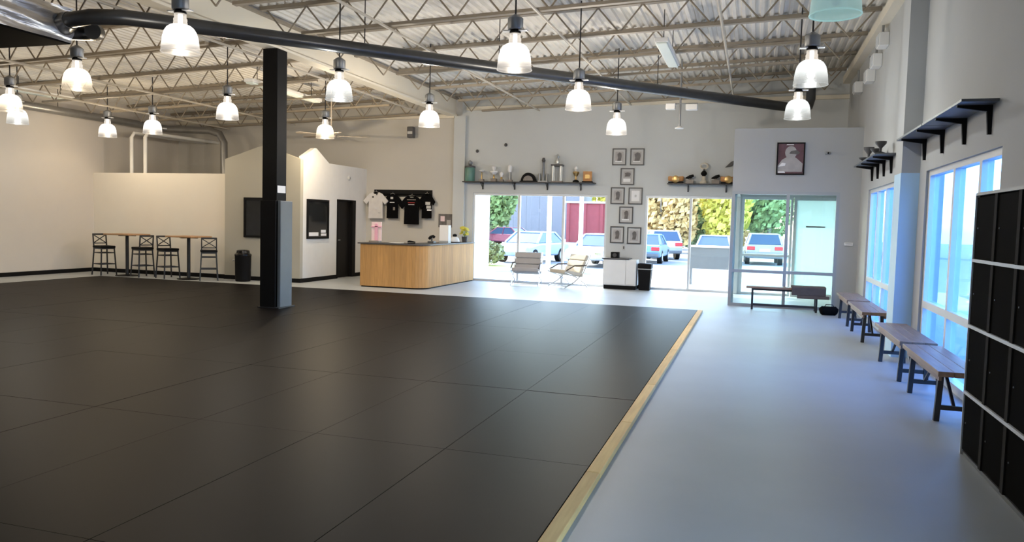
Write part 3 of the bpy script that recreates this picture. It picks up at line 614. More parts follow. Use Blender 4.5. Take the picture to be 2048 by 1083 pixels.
# ------------------------------------------------------------------ shelves with trophies
def wall_shelf(label, x0, x1, brs, z):
    t = thing('wall_shelf', label, 'shelf', (x0, YB, z))
    B('board', M['darkmetal'], t, (0, x1-x0, -0.26, 0, -0.025, 0), bevel=0.003)
    for b in brs:
        mb = MB(); x = b-x0; mb.bar((x, -0.012, -0.025), (x, -0.012, -0.20), 0.035, 0.02, up=(0,1,0)); mb.bar((x, 0, -0.035), (x, -0.22, -0.035), 0.03, 0.018); mb.bar((x, -0.02, -0.17), (x, -0.19, -0.04), 0.018, 0.012); mb.build('bracket', M['darkmetal'], t)
    return t
def tro(label, x, z, parts, name='trophy', cat='trophy', group=None, y=YB-0.13):
    t = thing(name, label, cat, (x, y, z), group=group)
    for nm, m, mb in parts: mb.build(nm, M[m], t, smooth=True)
    return t
def shelves():
    z = 2.635
    wall_shelf('long dark wall shelf of trophies above the first window', -7.42, -3.88, (-6.92, -6.04, -5.15, -4.27), z)
    wall_shelf('short dark wall shelf of awards left of the portrait poster wall', -2.08, -0.48, (-1.59, -0.69), z)
    L = lambda p, n=20: MB().solid(p, n)
    bx = lambda *a: MB().box(*a)
    G = 'trophies on the long shelf'
    tro('teal jar trophy with dark lid at the end of the long shelf', -7.25, z, [('jar', 'teal', L([(0.12, 0), (0.13, 0.03), (0.13, 0.33), (0.12, 0.36)])), ('lid', 'frame', L([(0.14, 0.36), (0.14, 0.40), (0.05, 0.42)])), ('finial', 'greymetal', L([(0.03, 0.42), (0.06, 0.46), (0.06, 0.52), (0.02, 0.55)]))], group=G)
    tro('slender gold trophy with pale flat top next to the teal jar', -6.92, z, [('base', 'marble', bx(-0.06, 0.06, -0.05, 0.05, 0, 0.06)), ('stem', 'gold', L([(0.02, 0.06), (0.015, 0.22), (0.02, 0.24)], 12)), ('cup', 'paper', L([(0.03, 0.24), (0.07, 0.27), (0.075, 0.29)], 16))], group=G)
    tro('gold trophy with two pale bowls on the long shelf', -6.58, z, [('base', 'marble', bx(-0.07, 0.07, -0.06, 0.06, 0, 0.08)), ('stem', 'gold', L([(0.03, 0.08), (0.02, 0.16), (0.03, 0.18)], 12)), ('bowl', 'paper', L([(0.04, 0.18), (0.10, 0.24), (0.10, 0.27), (0.02, 0.28)])), ('figure', 'paper', L([(0.02, 0.28), (0.05, 0.33), (0.06, 0.39), (0.03, 0.41)]))], group=G)
    tro('small gold trophy with pale figure between bowl trophy and white-topped one', -6.37, z, [('base', 'marble', bx(-0.05, 0.05, -0.05, 0.05, 0, 0.06)), ('stem', 'gold', L([(0.03, 0.06), (0.02, 0.12)], 12)), ('figure', 'paper', L([(0.03, 0.12), (0.055, 0.18), (0.05, 0.22), (0.02, 0.25)]))], group=G)
    tro('grey trophy with white rounded top left of the black dome', -6.14, z, [('base', 'marble', bx(-0.07, 0.07, -0.06, 0.06, 0, 0.05)), ('column', 'greymetal', L([(0.045, 0.05), (0.035, 0.25)], 14)), ('top', 'paper', L([(0.045, 0.25), (0.06, 0.30), (0.055, 0.40), (0.02, 0.44)]))], group=G)
    mb = MB(); n = 18
    mb.prism([(0.2*math.cos(math.pi*k/n), 0.235*math.sin(math.pi*k/n)) for k in range(n+1)], 'y', -0.06, 0.06)
    mi = MB(); mi.prism([(0.13*math.cos(math.pi*k/n), 0.03+0.13*math.sin(math.pi*k/n)) for k in range(n+1)], 'y', -0.066, -0.06)
    tro('black domed plaque in the middle of the long shelf', -5.63, z, [('body', 'black', mb), ('medallion', 'marble', mi), ('base', 'black', bx(-0.22, 0.22, -0.08, 0.08, 0, 0.025))], 'plaque', 'plaque')
    tro('tall thin grey trophy flanked by two short posts', -5.24, z, [('base', 'greymetal', bx(-0.13, 0.13, -0.07, 0.07, 0, 0.03)), ('column', 'greymetal', L([(0.035, 0.03), (0.03, 0.48), (0.045, 0.50)], 12)), ('figure', 'frame', L([(0.03, 0.50), (0.05, 0.55), (0.03, 0.62)], 12)),
        ('post', 'greymetal', MB().tube([(-0.1, 0, 0.03), (-0.1, 0, 0.22)], 0.03, 10)), ('post', 'greymetal', MB().tube([(0.1, 0, 0.03), (0.1, 0, 0.22)], 0.03, 10))], group=G)
    tro('four-post tower trophy with dark deck and figure on top', -4.87, z, [('base', 'marble', bx(-0.14, 0.14, -0.09, 0.09, 0, 0.03)), ('deck', 'frame', bx(-0.15, 0.15, -0.10, 0.10, 0.41, 0.45)), ('figure', 'silver', L([(0.04, 0.45), (0.06, 0.52), (0.03, 0.6), (0.05, 0.66), (0.01, 0.72)], 14))] +
        [('post', 'silver', MB().tube([(sx*0.10, sy*0.06, 0.03), (sx*0.10, sy*0.06, 0.41)], 0.022, 10)) for sx in (-1, 1) for sy in (-1, 1)], group=G)
    tro('gold trophy with dark round foot right of the tower trophy', -4.38, z, [('base', 'black', L([(0.08, 0), (0.08, 0.04), (0.03, 0.07)])), ('stem', 'gold', L([(0.025, 0.07), (0.02, 0.16)], 12)), ('cup', 'gold', L([(0.04, 0.16), (0.085, 0.24), (0.08, 0.27), (0.02, 0.28)])), ('figure', 'paper', L([(0.02, 0.28), (0.05, 0.34), (0.02, 0.40)], 12))], group=G)
    tro('orange wooden plaque at the right end of the long shelf', -4.08, z, [('board', 'orange', bx(-0.11, 0.11, -0.02, 0.02, 0.03, 0.28)), ('base', 'black', bx(-0.13, 0.13, -0.07, 0.07, 0, 0.03)), ('shield', 'gold', bx(-0.06, 0.06, -0.026, -0.02, 0.10, 0.20))], 'plaque', 'plaque')
    # award shelf
    def belt(lb, x):
        m1 = MB(); m1.lathe([(0.17, -0.06), (0.19, -0.04), (0.19, 0.04), (0.17, 0.06), (0.16, 0.04), (0.16, -0.04), (0.17, -0.06)], 30)
        m1.v = [(v[0], v[1]*0.42, v[2]+0.10+0.02*abs(v[0])/0.19) for v in m1.v]
        m2 = MB().solid([(0.085, 0), (0.09, 0.01), (0.06, 0.02)], 20); m2.v = [(v[0], -0.085-v[2], v[1]+0.10) for v in m2.v]
        tro(lb, x, z, [('strap', 'orange', m1), ('medallion', 'gold', m2), ('stand', 'black', bx(-0.18, 0.18, -0.06, 0.06, 0, 0.04))], 'champion_belt', 'belt', 'gold belts')
    belt('gold medallion belt at the left end of the short shelf', -1.88)
    belt('gold medallion belt at the right end of the short shelf', -0.64)
    def fig(lb, x):
        tro(lb, x, z, [('base', 'marble', bx(-0.09, 0.09, -0.06, 0.06, 0, 0.09)), ('body', 'black', MB().tube([(-0.10, 0, 0.13), (0, 0, 0.16), (0.09, 0, 0.20)], [0.015, 0.045, 0.03], 10)), ('support', 'marble', MB().tube([(0, 0, 0.08), (0, 0, 0.15)], 0.02, 8))], 'figurine', 'figurine', 'dark figurines')
    fig('dark leaping figurine left of the ring cup', -1.55); fig('dark leaping figurine right of the ring cup', -0.94)
    ring = MB(); ring.tube([(0.085*math.cos(2*math.pi*k/20), 0, 0.42+0.065*math.sin(2*math.pi*k/20)) for k in range(21)], 0.024, 8, cap=False)
    tro('tall award with pale ring on a black ball, centre of the short shelf', -1.22, z, [('base', 'cream', L([(0.09, 0), (0.09, 0.04), (0.05, 0.08), (0.04, 0.18)])), ('ball', 'black', L([(0.03, 0.18), (0.06, 0.21), (0.075, 0.245), (0.06, 0.28), (0.03, 0.31)])), ('neck', 'frame', L([(0.03, 0.31), (0.025, 0.36)], 10)), ('ring', 'cream', ring)], 'award', 'trophy')
    t = thing('wall_ornament', 'small dark arrow-shaped ornament on the wall above the short shelf', 'ornament', (-0.62, YB, 3.12)); mb = MB(); mb.prism([(-0.12, -0.09), (0.05, -0.05), (0.12, 0.09), (0.02, 0.05)], 'y', -0.06, -0.02); mb.build('body', M['frame'], t, bevel=0.01); B('mount', M['frame'], t, (-0.02, 0.02, -0.02, 0, -0.02, 0.02))

def right_shelves():
    for lb, y0, y1, ys in (('near half of the dark bracket shelf above the near windows', 7.62, 9.28, (7.82, 8.68)), ('far half of the dark bracket shelf above the near windows', 9.30, 10.84, (9.62, 10.55)), ('dark bracket shelf of trophies above the far windows', 12.66, 15.25, (12.95, 13.65, 14.3, 14.95))):
        t = thing('bracket_shelf', lb, 'shelf', (XR, y0, 2.735), group='bracket shelves')
        B('board', M['padgrey'], t, (-0.29, 0, 0, y1-y0, 0, 0.025), bevel=0.003)
        for y in ys:
            yy = y-y0
            mb = MB(); mb.prism([(-0.28, -0.004), (0, -0.004), (0, -0.26), (-0.03, -0.26), (-0.045, -0.06), (-0.28, -0.022)], 'y', yy-0.016, yy+0.016); mb.build('bracket', M['black'], t)
    L = lambda p, n=16: MB().solid(p, n)
    for i, (y, h, lb) in enumerate(((13.0, 0.20, 'dark squat cup on the far bracket shelf, nearest its front end'), (13.5, 0.14, 'low dark cup second on the far bracket shelf'), (14.3, 0.24, 'tall dark cup third on the far bracket shelf'), (14.9, 0.12, 'small dark cup last on the far bracket shelf'))):
        t = thing('trophy_cup', lb, 'trophy', (XR-0.17, y, 2.76), group='dark cups on the far bracket shelf')
        L([(0.07, 0), (0.07, 0.03), (0.02, 0.05)]).build('base', M['black'], t, smooth=True); L([(0.015, 0.05), (0.02, h*0.5), (0.08, h*0.85), (0.085, h)]).build('cup', M['frame'], t, smooth=True)

def frames():
    pos = [(-3.31, 3.29, 'top left framed photo of the pillar stack'), (-2.86, 3.29, 'top right framed photo of the pillar stack, dark figure'), (-3.09, 2.80, 'single framed photo second row of the pillar stack, white patch below'),
           (-3.32, 2.32, 'left framed photo of the third row on the pillar'), (-2.87, 2.32, 'right framed photo of the third row on the pillar, mostly white'), (-3.09, 1.84, 'single framed photo fourth row of the pillar stack'),
           (-3.30, 1.34, 'bottom left framed photo of the pillar stack'), (-2.87, 1.33, 'bottom right framed photo of the pillar stack')]
    rr = random.Random(5)
    for i, (x, z, lb) in enumerate(pos):
        t = thing('framed_photo', lb, 'picture', (x, YB, z), group='framed photos on the pillar')
        w, h = 0.175, 0.21
        B('frame', M['frame'], t, (-w, w, -0.03, 0, h-0.026, h), (-w, w, -0.03, 0, -h, -h+0.026), (-w, -w+0.026, -0.03, 0, -h+0.026, h-0.026), (w-0.026, w, -0.03, 0, -h+0.026, h-0.026))
        B('mat_board', M['matboard'], t, (-w+0.026, w-0.026, -0.012, 0, -h+0.026, h-0.026))
        B('photo', M['skin' if i not in (4,) else 'paper'], t, (-0.10, 0.10, -0.016, -0.012, -0.13, 0.13))
        mb = MB(); mb.prism([(-0.05, -0.10), (0.04, -0.10), (0.06, 0.02), (0.05, 0.09), (0.0, 0.11), (-0.05, 0.07), (-0.035, -0.02)], 'y', -0.019, -0.016)
        if i == 1 or i == 2: mb.v = [(v[0]*1.4, v[1], v[2]*(1 if i == 1 else 0.5)+(0 if i == 1 else 0.05)) for v in mb.v]
        if i == 4: mb.v = [(v[0]*0.5, v[1], v[2]*0.3) for v in mb.v]
        mb.build('figure', M['photo' if i != 4 else 'matboard'], t)
        if i in (0, 1, 2, 5): B('light_patch', M['paper'], t, (-0.10, 0.08, -0.0185, -0.016, -0.13, -0.10 if i != 2 else -0.05))
    t = thing('portrait_poster', 'framed maroon portrait poster on the grey vestibule wall', 'poster', (0.63, 16.5, 2.995))
    w, h = 0.265, 0.32
    B('frame', M['black'], t, (-w, w, -0.03, 0, h-0.025, h), (-w, w, -0.03, 0, -h, -h+0.025), (-w, -w+0.025, -0.03, 0, -h+0.025, h-0.025), (w-0.025, w, -0.03, 0, -h+0.025, h-0.025))
    B('print', M['maroon'], t, (-w+0.025, w-0.025, -0.014, 0, -h+0.025, h-0.025))
    mb = MB(); mb.prism([(-0.24, -0.26), (0.22, -0.26), (0.23, -0.10), (0.12, 0.0), (0.05, 0.05), (-0.06, 0.04), (-0.16, -0.02), (-0.24, -0.14)], 'y', -0.018, -0.014); mb.build('torso', M['skin'], t)
    n = 16; mb = MB(); mb.prism([(0.0+0.11*math.cos(2*math.pi*k/n), 0.12+0.13*math.sin(2*math.pi*k/n)) for k in range(n)], 'y', -0.02, -0.014); mb.build('head', M['skin'], t)
    mb = MB(); mb.prism([(-0.03, 0.10), (0.13, 0.08), (0.17, 0.12), (0.10, 0.17), (0.0, 0.15)], 'y', -0.023, -0.02); mb.build('dark_shape', M['photo'], t)
    mb = MB(); mb.prism([(-0.23, -0.16), (-0.10, -0.14), (-0.09, -0.09), (-0.16, -0.08)], 'y', -0.022, -0.018); mb.add([], []); mb.prism([(-0.235, -0.285), (-0.09, -0.285), (-0.11, -0.25), (-0.23, -0.25)], 'y', -0.0225, -0.018); mb.prism([(-0.09, 0.265), (0.05, 0.265), (0.05, 0.285), (-0.08, 0.285)], 'y', -0.0225, -0.018); mb.build('white_highlight', M['paper'], t)

# ------------------------------------------------------------------ reception desk
def desk():
    t = thing('reception_desk', 'oak reception desk with rounded corner and dark top', 'desk')
    x0, xr, yf, yb, r, h = -8.72, -7.10, 16.15, YB-0.12, 0.30, 1.0
    path = []
    def seg(a, b, n):
        for i in range(n): path.append((a[0]+(b[0]-a[0])*i/n, a[1]+(b[1]-a[1])*i/n))
    seg((x0, yf), (xr-r, yf), 9)
    for i in range(6):
        a = -math.pi/2 + (math.pi/2)*i/6
        path.append((xr-r+r*math.cos(a), yf+r+r*math.sin(a)))
    seg((xr, yf+r), (xr, yb), 20); path.append((xr, yb))
    for i in range(len(path)-1):
        a, b = Vector((*path[i], 0)), Vector((*path[i+1], 0)); d = (b-a).normalized(); nrm = Vector((d.y, -d.x, 0)); g = d*0.0012
        mb = MB(); th = 0.03
        p = [a+g, b-g, b-g-nrm*th, a+g-nrm*th]
        mb.prism([(q.x, q.y) for q in p], 'z', 0.03, h); mb.build('front_board', M['oak'], t)
    base = [(x, y) for x, y in path]
    mb = MB(); mb.prism([(x0+0.02, yf+0.03)] + [(x-0.02 if x > xr-r else x, y+0.03 if y < yf+r else y) for x, y in path[1:]] + [(xr-0.60, yb), (xr-0.60, yf+0.7), (x0+0.02, yf+0.7)], 'z', 0.0, 0.03); mb.build('plinth', M['black'], t)
    # top slab (L shape, slight overhang)
    o = 0.03; out = [(x0-0.06, yf-o), (xr-r, yf-o)] + [(xr-r+(r+o)*math.cos(-math.pi/2+math.pi/2*i/8), yf+r+(r+o)*math.sin(-math.pi/2+math.pi/2*i/8)) for i in range(1, 9)] + [(xr+o, yb), (xr-0.62, yb), (xr-0.62, yf+0.72), (x0-0.06, yf+0.72)]
    mb = MB(); mb.prism(out, 'z', h, h+0.03); mb.build('countertop', M['frame'], t, bevel=0.004)
    B('end_panel', M['oak'], t, (x0, x0+0.03, yf+0.035, yf+0.70, 0.03, h))
    B('inner_panel', M['oak'], t, (xr-0.62, xr-0.59, yf+0.72, yb, 0.03, h), (x0+0.03, xr-0.60, yf+0.67, yf+0.70, 0.03, h))
    z = h+0.03
    # counter things
    p = thing('pink_display_stand', 'pale pink acrylic stand at the left end of the desk', 'stand', (-8.52, 16.5, z))
    B('back_panel', M['palepink'], p, (-0.13, 0.13, 0.06, 0.075, 0.02, 0.48)); B('pink_band', M['pink'], p, (-0.04, 0.03, 0.04, 0.06, 0.05, 0.44), (-0.14, 0.14, 0.04, 0.06, 0.36, 0.38)); B('tray', M['marble'], p, (-0.13, 0.13, -0.08, 0.08, 0, 0.04), bevel=0.006)
    p = thing('paper_stack', 'flat stack of papers on the desk top', 'paper', (-7.95, 16.45, z)); 
    for k in range(3): o2 = B('sheet', M['paper'], p, (-0.15, 0.15, -0.1, 0.1, 0.004*k, 0.004*k+0.003)); o2.rotation_euler.z = 0.12*k
    p = thing('black_stapler', 'small black stapler near the desk corner', 'stapler', (-7.55, 16.42, z), 0.2); B('base', M['black'], p, (-0.09, 0.09, -0.025, 0.025, 0, 0.02), bevel=0.004); mb = MB(); mb.prism([(-0.09, 0.03), (0.09, 0.025), (0.09, 0.05), (-0.05, 0.075), (-0.09, 0.06)], 'y', -0.02, 0.02); mb.build('arm', M['black'], p, bevel=0.003)
    p = thing('desk_phone', 'dark round-headed desk phone on the desk side', 'phone', (-7.42, 17.3, z)); B('base', M['frame'], p, (-0.08, 0.08, -0.08, 0.08, 0, 0.05), bevel=0.01); mb = MB(); mb.tube([(-0.07, 0, 0.1), (-0.03, 0, 0.15), (0.03, 0, 0.17), (0.07, 0, 0.14)], 0.035, 10); mb.build('handset', M['black'], p, smooth=True); mb = MB(); mb.tube([(0, 0, 0.05), (0, 0, 0.13)], 0.02, 8); mb.build('stem', M['frame'], p)
    p = thing('white_carton', 'tall white carton standing on the desk side', 'carton', (-7.36, 18.0, z)); B('body', M['paper'], p, (-0.12, 0.12, -0.09, 0.09, 0, 0.44), bevel=0.006); B('blue_band', M['alumgrey'], p, (-0.121, 0.121, -0.091, 0.091, 0.0, 0.05))
    p = thing('helmet', 'small white dome helmet on the desk by the window', 'helmet', (-7.28, 18.45, z)); MB().solid([(0.12, 0), (0.125, 0.04), (0.10, 0.11), (0.05, 0.15), (0.01, 0.16)], 20).build('shell', M['white'], p, smooth=True); mb = MB(); mb.tube([(0.126*math.cos(a), 0.126*math.sin(a), 0.01) for a in [k*2*math.pi/24 for k in range(25)]], 0.012, 6, cap=False); mb.build('rim', M['black'], p, smooth=True); MB().solid([(0.05, 0.15), (0.06, 0.20), (0.02, 0.22)], 12).build('top_pad', M['black'], p, smooth=True)
    p = thing('potted_flowers', 'bunch of yellow flowers in a dark pot at the desk end', 'flowers', (-7.22, 19.0, z)); MB().solid([(0.06, 0), (0.08, 0.14), (0.085, 0.15)], 16).build('pot', M['frame'], p, smooth=True)
    rr = random.Random(2); mb = MB()
    for k in range(9): a = rr.uniform(0, 6.28); mb.tube([(0, 0, 0.13), (0.07*math.cos(a), 0.07*math.sin(a), 0.30)], 0.004, 5)
    mb.build('stem', M['leafgreen'], p)
    for k in range(14):
        a = rr.uniform(0, 6.28); q = rr.uniform(0.02, 0.14); zz = rr.uniform(0.2, 0.38)
        mb = MB()
        for j in range(6):
            b = a+j*math.pi/3; mb.prism([(0, 0), (0.05*math.cos(b-0.4), 0.05*math.sin(b-0.4)), (0.065*math.cos(b), 0.065*math.sin(b)), (0.05*math.cos(b+0.4), 0.05*math.sin(b+0.4))], 'z', 0, 0.006)
        o2 = mb.build('blossom', M['yellow'], p); o2.location = (q*math.cos(a), q*math.sin(a), zz); o2.rotation_euler = (rr.uniform(-1, 1)+0.6, rr.uniform(-0.8, 0.8), 0)
    # picture on the wall behind
    p = thing('wall_collage', 'dark photo collage low on the beige wall by the pilaster', 'picture', (-7.95, YB, 1.62)); B('board', M['photo'], p, (-0.22, 0.20, -0.02, 0, -0.22, 0.14)); B('light_photo', M['palepink'], p, (-0.16, -0.04, -0.024, -0.02, -0.06, 0.08)); B('light_photo', M['skin'], p, (0.02, 0.14, -0.024, -0.02, -0.18, -0.02))

def shirts():
    t = thing('shirt_rail', 'black display rail board on the beige wall holding shirts', 'rail', (-9.25, YB, 2.3))
    B('board', M['black'], t, (-0.86, 0.88, -0.03, 0, -0.09, 0.09), bevel=0.004)
    mb = MB(); mb.tube([(-0.84, -0.07, -0.02), (0.86, -0.07, -0.02)], 0.012, 8); mb.build('bar', M['black'], t)
    sil = [(-0.10, 0), (-0.20, -0.04), (-0.40, -0.24), (-0.30, -0.34), (-0.22, -0.26), (-0.23, -0.72), (0.23, -0.72), (0.22, -0.26), (0.30, -0.34), (0.40, -0.24), (0.20, -0.04), (0.10, 0), (0.05, -0.05), (-0.05, -0.05)]
    def shirt(lb, x, z, m, prints, sx=1.0, sz=1.0, yo=0.09, tilt=0.0, name='hanging_shirt'):
        s = thing(name, lb, 'shirt', (x, YB-yo, z), group='shirts on the wall rail')
        mb = MB(); mb.prism([(u*sx, v*sz) for u, v in sil], 'y', -0.025, 0.025); b = mb.build('body', M[m], s, bevel=0.012); b.rotation_euler.y = tilt
        mb = MB(); mb.tube([(-0.16*sx, 0, -0.03), (0, 0, 0.02), (0.16*sx, 0, -0.03)], 0.008, 6); mb.tube([(0, 0, 0.02), (0, 0.02, 0.05)], 0.005, 6); mb.build('hanger', M['chrome'], s)
        for (u0, u1, v0, v1, pm) in prints: B('print', M[pm], s, (u0, u1, -0.029, -0.025, v0, v1))
    shirt('white long shirt with dark badges at the left end of the rail', -9.98, 2.31, 'clothwhite', [(-0.10, -0.05, -0.16, -0.11, 'frame'), (0.02, 0.06, -0.08, -0.04, 'frame'), (0.08, 0.16, -0.58, -0.55, 'matboard')], 0.95, 1.0, 0.17)
    shirt('black tee with round white crest next to the white shirt', -9.50, 2.27, 'clothblack', [(-0.05, 0.03, -0.14, -0.08, 'matboard'), (-0.07, 0.07, -0.24, -0.22, 'paper'), (0.03, 0.09, -0.44, -0.36, 'marble')], 0.74, 0.92, 0.115)
    shirt('black jersey with red and white chest lines in the middle of the rail', -8.90, 2.23, 'clothblack', [(-0.13, 0.13, -0.12, -0.10, 'marble'), (-0.10, 0.10, -0.20, -0.18, 'red'), (-0.09, 0.09, -0.25, -0.235, 'paper')], 0.95, 1.08, 0.17)
    shirt('black tee with tall white print at the right end of the rail', -8.48, 2.29, 'clothblack', [(-0.03, 0.11, -0.30, -0.22, 'matboard'), (0.0, 0.13, -0.40, -0.32, 'matboard'), (0.02, 0.15, -0.46, -0.42, 'paper')], 0.62, 0.92, 0.115)

# ------------------------------------------------------------------ bar tables, stools, bins
def bar_area():
    def table(lb, x, y):
        t = thing('bar_table', lb, 'table', (x, y, 0), group='high bar tables')
        B('table_top', M['tabletop'], t, (-0.375, 0.375, -0.375, 0.375, 1.015, 1.05), bevel=0.006)
        mb = MB(); mb.tube([(0, 0, 0.03), (0, 0, 1.01)], 0.04, 14); mb.build('pedestal', M['darkmetal'], t, smooth=True)
        MB().solid([(0.27, 0), (0.27, 0.015), (0.06, 0.04)], 24).build('base', M['black'], t, smooth=True)
        B('spider', M['darkmetal'], t, (-0.25, 0.25, -0.03, 0.03, 0.995, 1.015), (-0.03, 0.03, -0.25, -0.03, 0.995, 1.015), (-0.03, 0.03, 0.03, 0.25, 0.995, 1.015))
    table('high wooden bar table in the far left corner', -14.93, 15.62)
    table('high wooden bar table nearer the black bin', -13.08, 15.62)
    def stool(lb, x, y, rz):
        t = thing('bar_stool', lb, 'stool', (x, y, 0), rz, 'cross-back bar stools')
        B('seat', M['black'], t, (-0.19, 0.19, -0.19, 0.19, 0.68, 0.735), bevel=0.015)
        B('seat_frame', M['darkmetal'], t, (-0.18, 0.18, -0.18, 0.18, 0.65, 0.68))
        for sx in (-1, 1):
            for sy in (-1, 1):
                mb = MB(); mb.bar((sx*0.20, sy*0.20, 0), (sx*0.165, sy*0.165, 0.65), 0.025, 0.025, up=(0, 1, 0)); mb.build('leg', M['darkmetal'], t)
        for z, k in ((0.28, 0.187), (0.56, 0.17)):
            for sx in (-1, 1):
                B('rung', M['darkmetal'], t, (sx*k-0.01, sx*k+0.01, -k, k, z-0.012, z+0.012)); 
                B('rung', M['darkmetal'], t, (-k, k, sx*k-0.01, sx*k+0.01, z-0.012, z+0.012))
        mb = MB()
        for sx in (-1, 1): mb.bar((sx*0.165, 0.17, 0.68), (sx*0.165, 0.21, 1.03), 0.025, 0.025, up=(0, 1, 0))
        mb.bar((-0.17, 0.21, 1.015), (0.17, 0.21, 1.015), 0.022, 0.04); mb.bar((-0.16, 0.185, 0.79), (0.16, 0.185, 0.79), 0.018, 0.022)
        mb.build('back_frame', M['darkmetal'], t)
        mb = MB(); mb.bar((-0.155, 0.187, 0.80), (0.155, 0.207, 1.0), 0.014, 0.02); mb.bar((0.155, 0.187, 0.80), (-0.155, 0.207, 1.0), 0.014, 0.02); mb.build('cross_back', M['darkmetal'], t)
    stool('cross-back bar stool left of the corner bar table', -15.55, 15.52, R(75))
    stool('cross-back bar stool right of the corner bar table', -14.42, 15.58, R(-110))
    stool('cross-back bar stool left of the second bar table', -13.66, 15.58, R(70))
    stool('bar stool nearest the black bin, back turned edge-on', -12.48, 15.60, R(-140))
    t = thing('waste_bin', 'round black waste bin with narrow top by the cream partition', 'bin', (-11.70, 15.85, 0))
    MB().solid([(0.17, 0), (0.18, 0.05), (0.19, 0.60), (0.20, 0.62)], 24).build('body', M['black'], t, smooth=True); MB().solid([(0.20, 0.62), (0.20, 0.65), (0.16, 0.68), (0.15, 0.74), (0.10, 0.76)], 24).build('lid', M['blackgloss'], t, smooth=True)
    mb = MB(); mb.tube([(-0.19, 0, 0.50), (-0.26, -0.02, 0.50), (-0.28, -0.02, 0.48)], 0.018, 8); mb.build('side_handle', M['matboard'], t, smooth=True)
    t = thing('trash_can', 'square black trash can by the window pier', 'bin', (-2.52, 19.18, 0))
    mb = MB(); mb.add([(-0.13,-0.13,0),(0.13,-0.13,0),(0.13,0.13,0),(-0.13,0.13,0),(-0.16,-0.16,0.52),(0.16,-0.16,0.52),(0.16,0.16,0.52),(-0.16,0.16,0.52)], [(0,3,2,1),(4,5,6,7),(0,1,5,4),(1,2,6,5),(2,3,7,6),(3,0,4,7)]); mb.build('body', M['black'], t, bevel=0.012)
    B('liner', M['matboard'], t, (-0.163, 0.163, -0.163, 0.163, 0.515, 0.535), bevel=0.004); B('lid', M['black'], t, (-0.165, 0.165, -0.165, 0.165, 0.535, 0.66), bevel=0.02)
    t = thing('white_cabinet', 'low white cabinet with dark top against the window pier', 'cabinet', (-3.12, 19.2, 0))
    B('body', M['white'], t, (-0.42, 0.40, -0.18, 0.28, 0.10, 0.74)); B('door', M['white'], t, (-0.41, 0.14, -0.20, -0.18, 0.12, 0.73), bevel=0.004); B('door', M['white'], t, (0.15, 0.39, -0.20, -0.18, 0.12, 0.73), bevel=0.004); B('top', M['frame'], t, (-0.45, 0.22, -0.22, 0.28, 0.74, 0.765), bevel=0.004); B('plinth', M['black'], t, (-0.40, 0.38, -0.16, 0.26, 0, 0.10))
    t = thing('speaker_box', 'small black box speaker on the white cabinet', 'speaker', (-3.28, 19.2, 0.765)); B('housing', M['black'], t, (-0.10, 0.10, -0.09, 0.09, 0, 0.15), bevel=0.012); mb = MB(); mb.solid([(0.05, 0), (0.05, 0.006)], 16); o = mb.build('grille', M['frame'], t); o.rotation_euler.x = R(90); o.location = (0, -0.09, 0.075)
    def lounge(lb, x, y, rz, m):
        t = thing('lounge_chair', lb, 'chair', (x, y, 0), rz, 'lounge chairs by the window')
        w = 0.33
        sc = MB(); sc.prism([(-0.34, 0.36), (0.24, 0.26), (0.26, 0.36), (-0.33, 0.46)], 'x', -w, w); sc.build('seat', M[m], t, bevel=0.03, seg=3)
        for k in range(3):
            a = k/3; b = (k+0.94)/3
            p0 = Vector((0, 0.20, 0.34)); p1 = Vector((0, 0.42, 0.80)); d = p1-p0; nn = Vector((0, -d.z, d.y)).normalized()*0.09
            q = [p0+d*a, p0+d*b, p0+d*b+nn, p0+d*a+nn]
            mb = MB(); mb.prism([(v.y, v.z) for v in q], 'x', -w, w); mb.build('backrest_cushion', M[m], t, bevel=0.025, seg=3)
        for sx in (-1, 1):
            mb = MB(); mb.tube([(sx*(w+0.02), 0.44, 0.82), (sx*(w+0.02), 0.22, 0.36), (sx*(w+0.02), -0.05, 0.15), (sx*(w+0.02), -0.34, 0.012)], 0.014, 8); mb.build('front_leg', M['chrome'], t, smooth=True)
            mb = MB(); mb.tube([(sx*(w+0.02), -0.36, 0.40), (sx*(w+0.02), 0.0, 0.27), (sx*(w+0.02), 0.26, 0.12), (sx*(w+0.02), 0.36, 0.012)], 0.014, 8); mb.build('rear_leg', M['chrome'], t, smooth=True)
            mb = MB(); mb.tube([(sx*(w+0.02), -0.3, 0.44), (sx*(w+0.02), -0.05, 0.56), (sx*(w+0.02), 0.30, 0.56)], 0.016, 8); mb.build('armrest', M['brownbag'], t, smooth=True)
        mb = MB(); mb.tube([(-w-0.02, -0.30, 0.05), (w+0.02, -0.30, 0.05)], 0.011, 8); mb.tube([(-w-0.02, 0.32, 0.06), (w+0.02, 0.32, 0.06)], 0.011, 8); mb.build('crossbar', M['chrome'], t)
    lounge('grey lounge chair facing the room in front of the first window', -5.50, 18.95, R(8), 'chairgrey')
    lounge('cream lounge chair turned sideways beside the window pier', -4.42, 18.95, R(-40), 'cream')

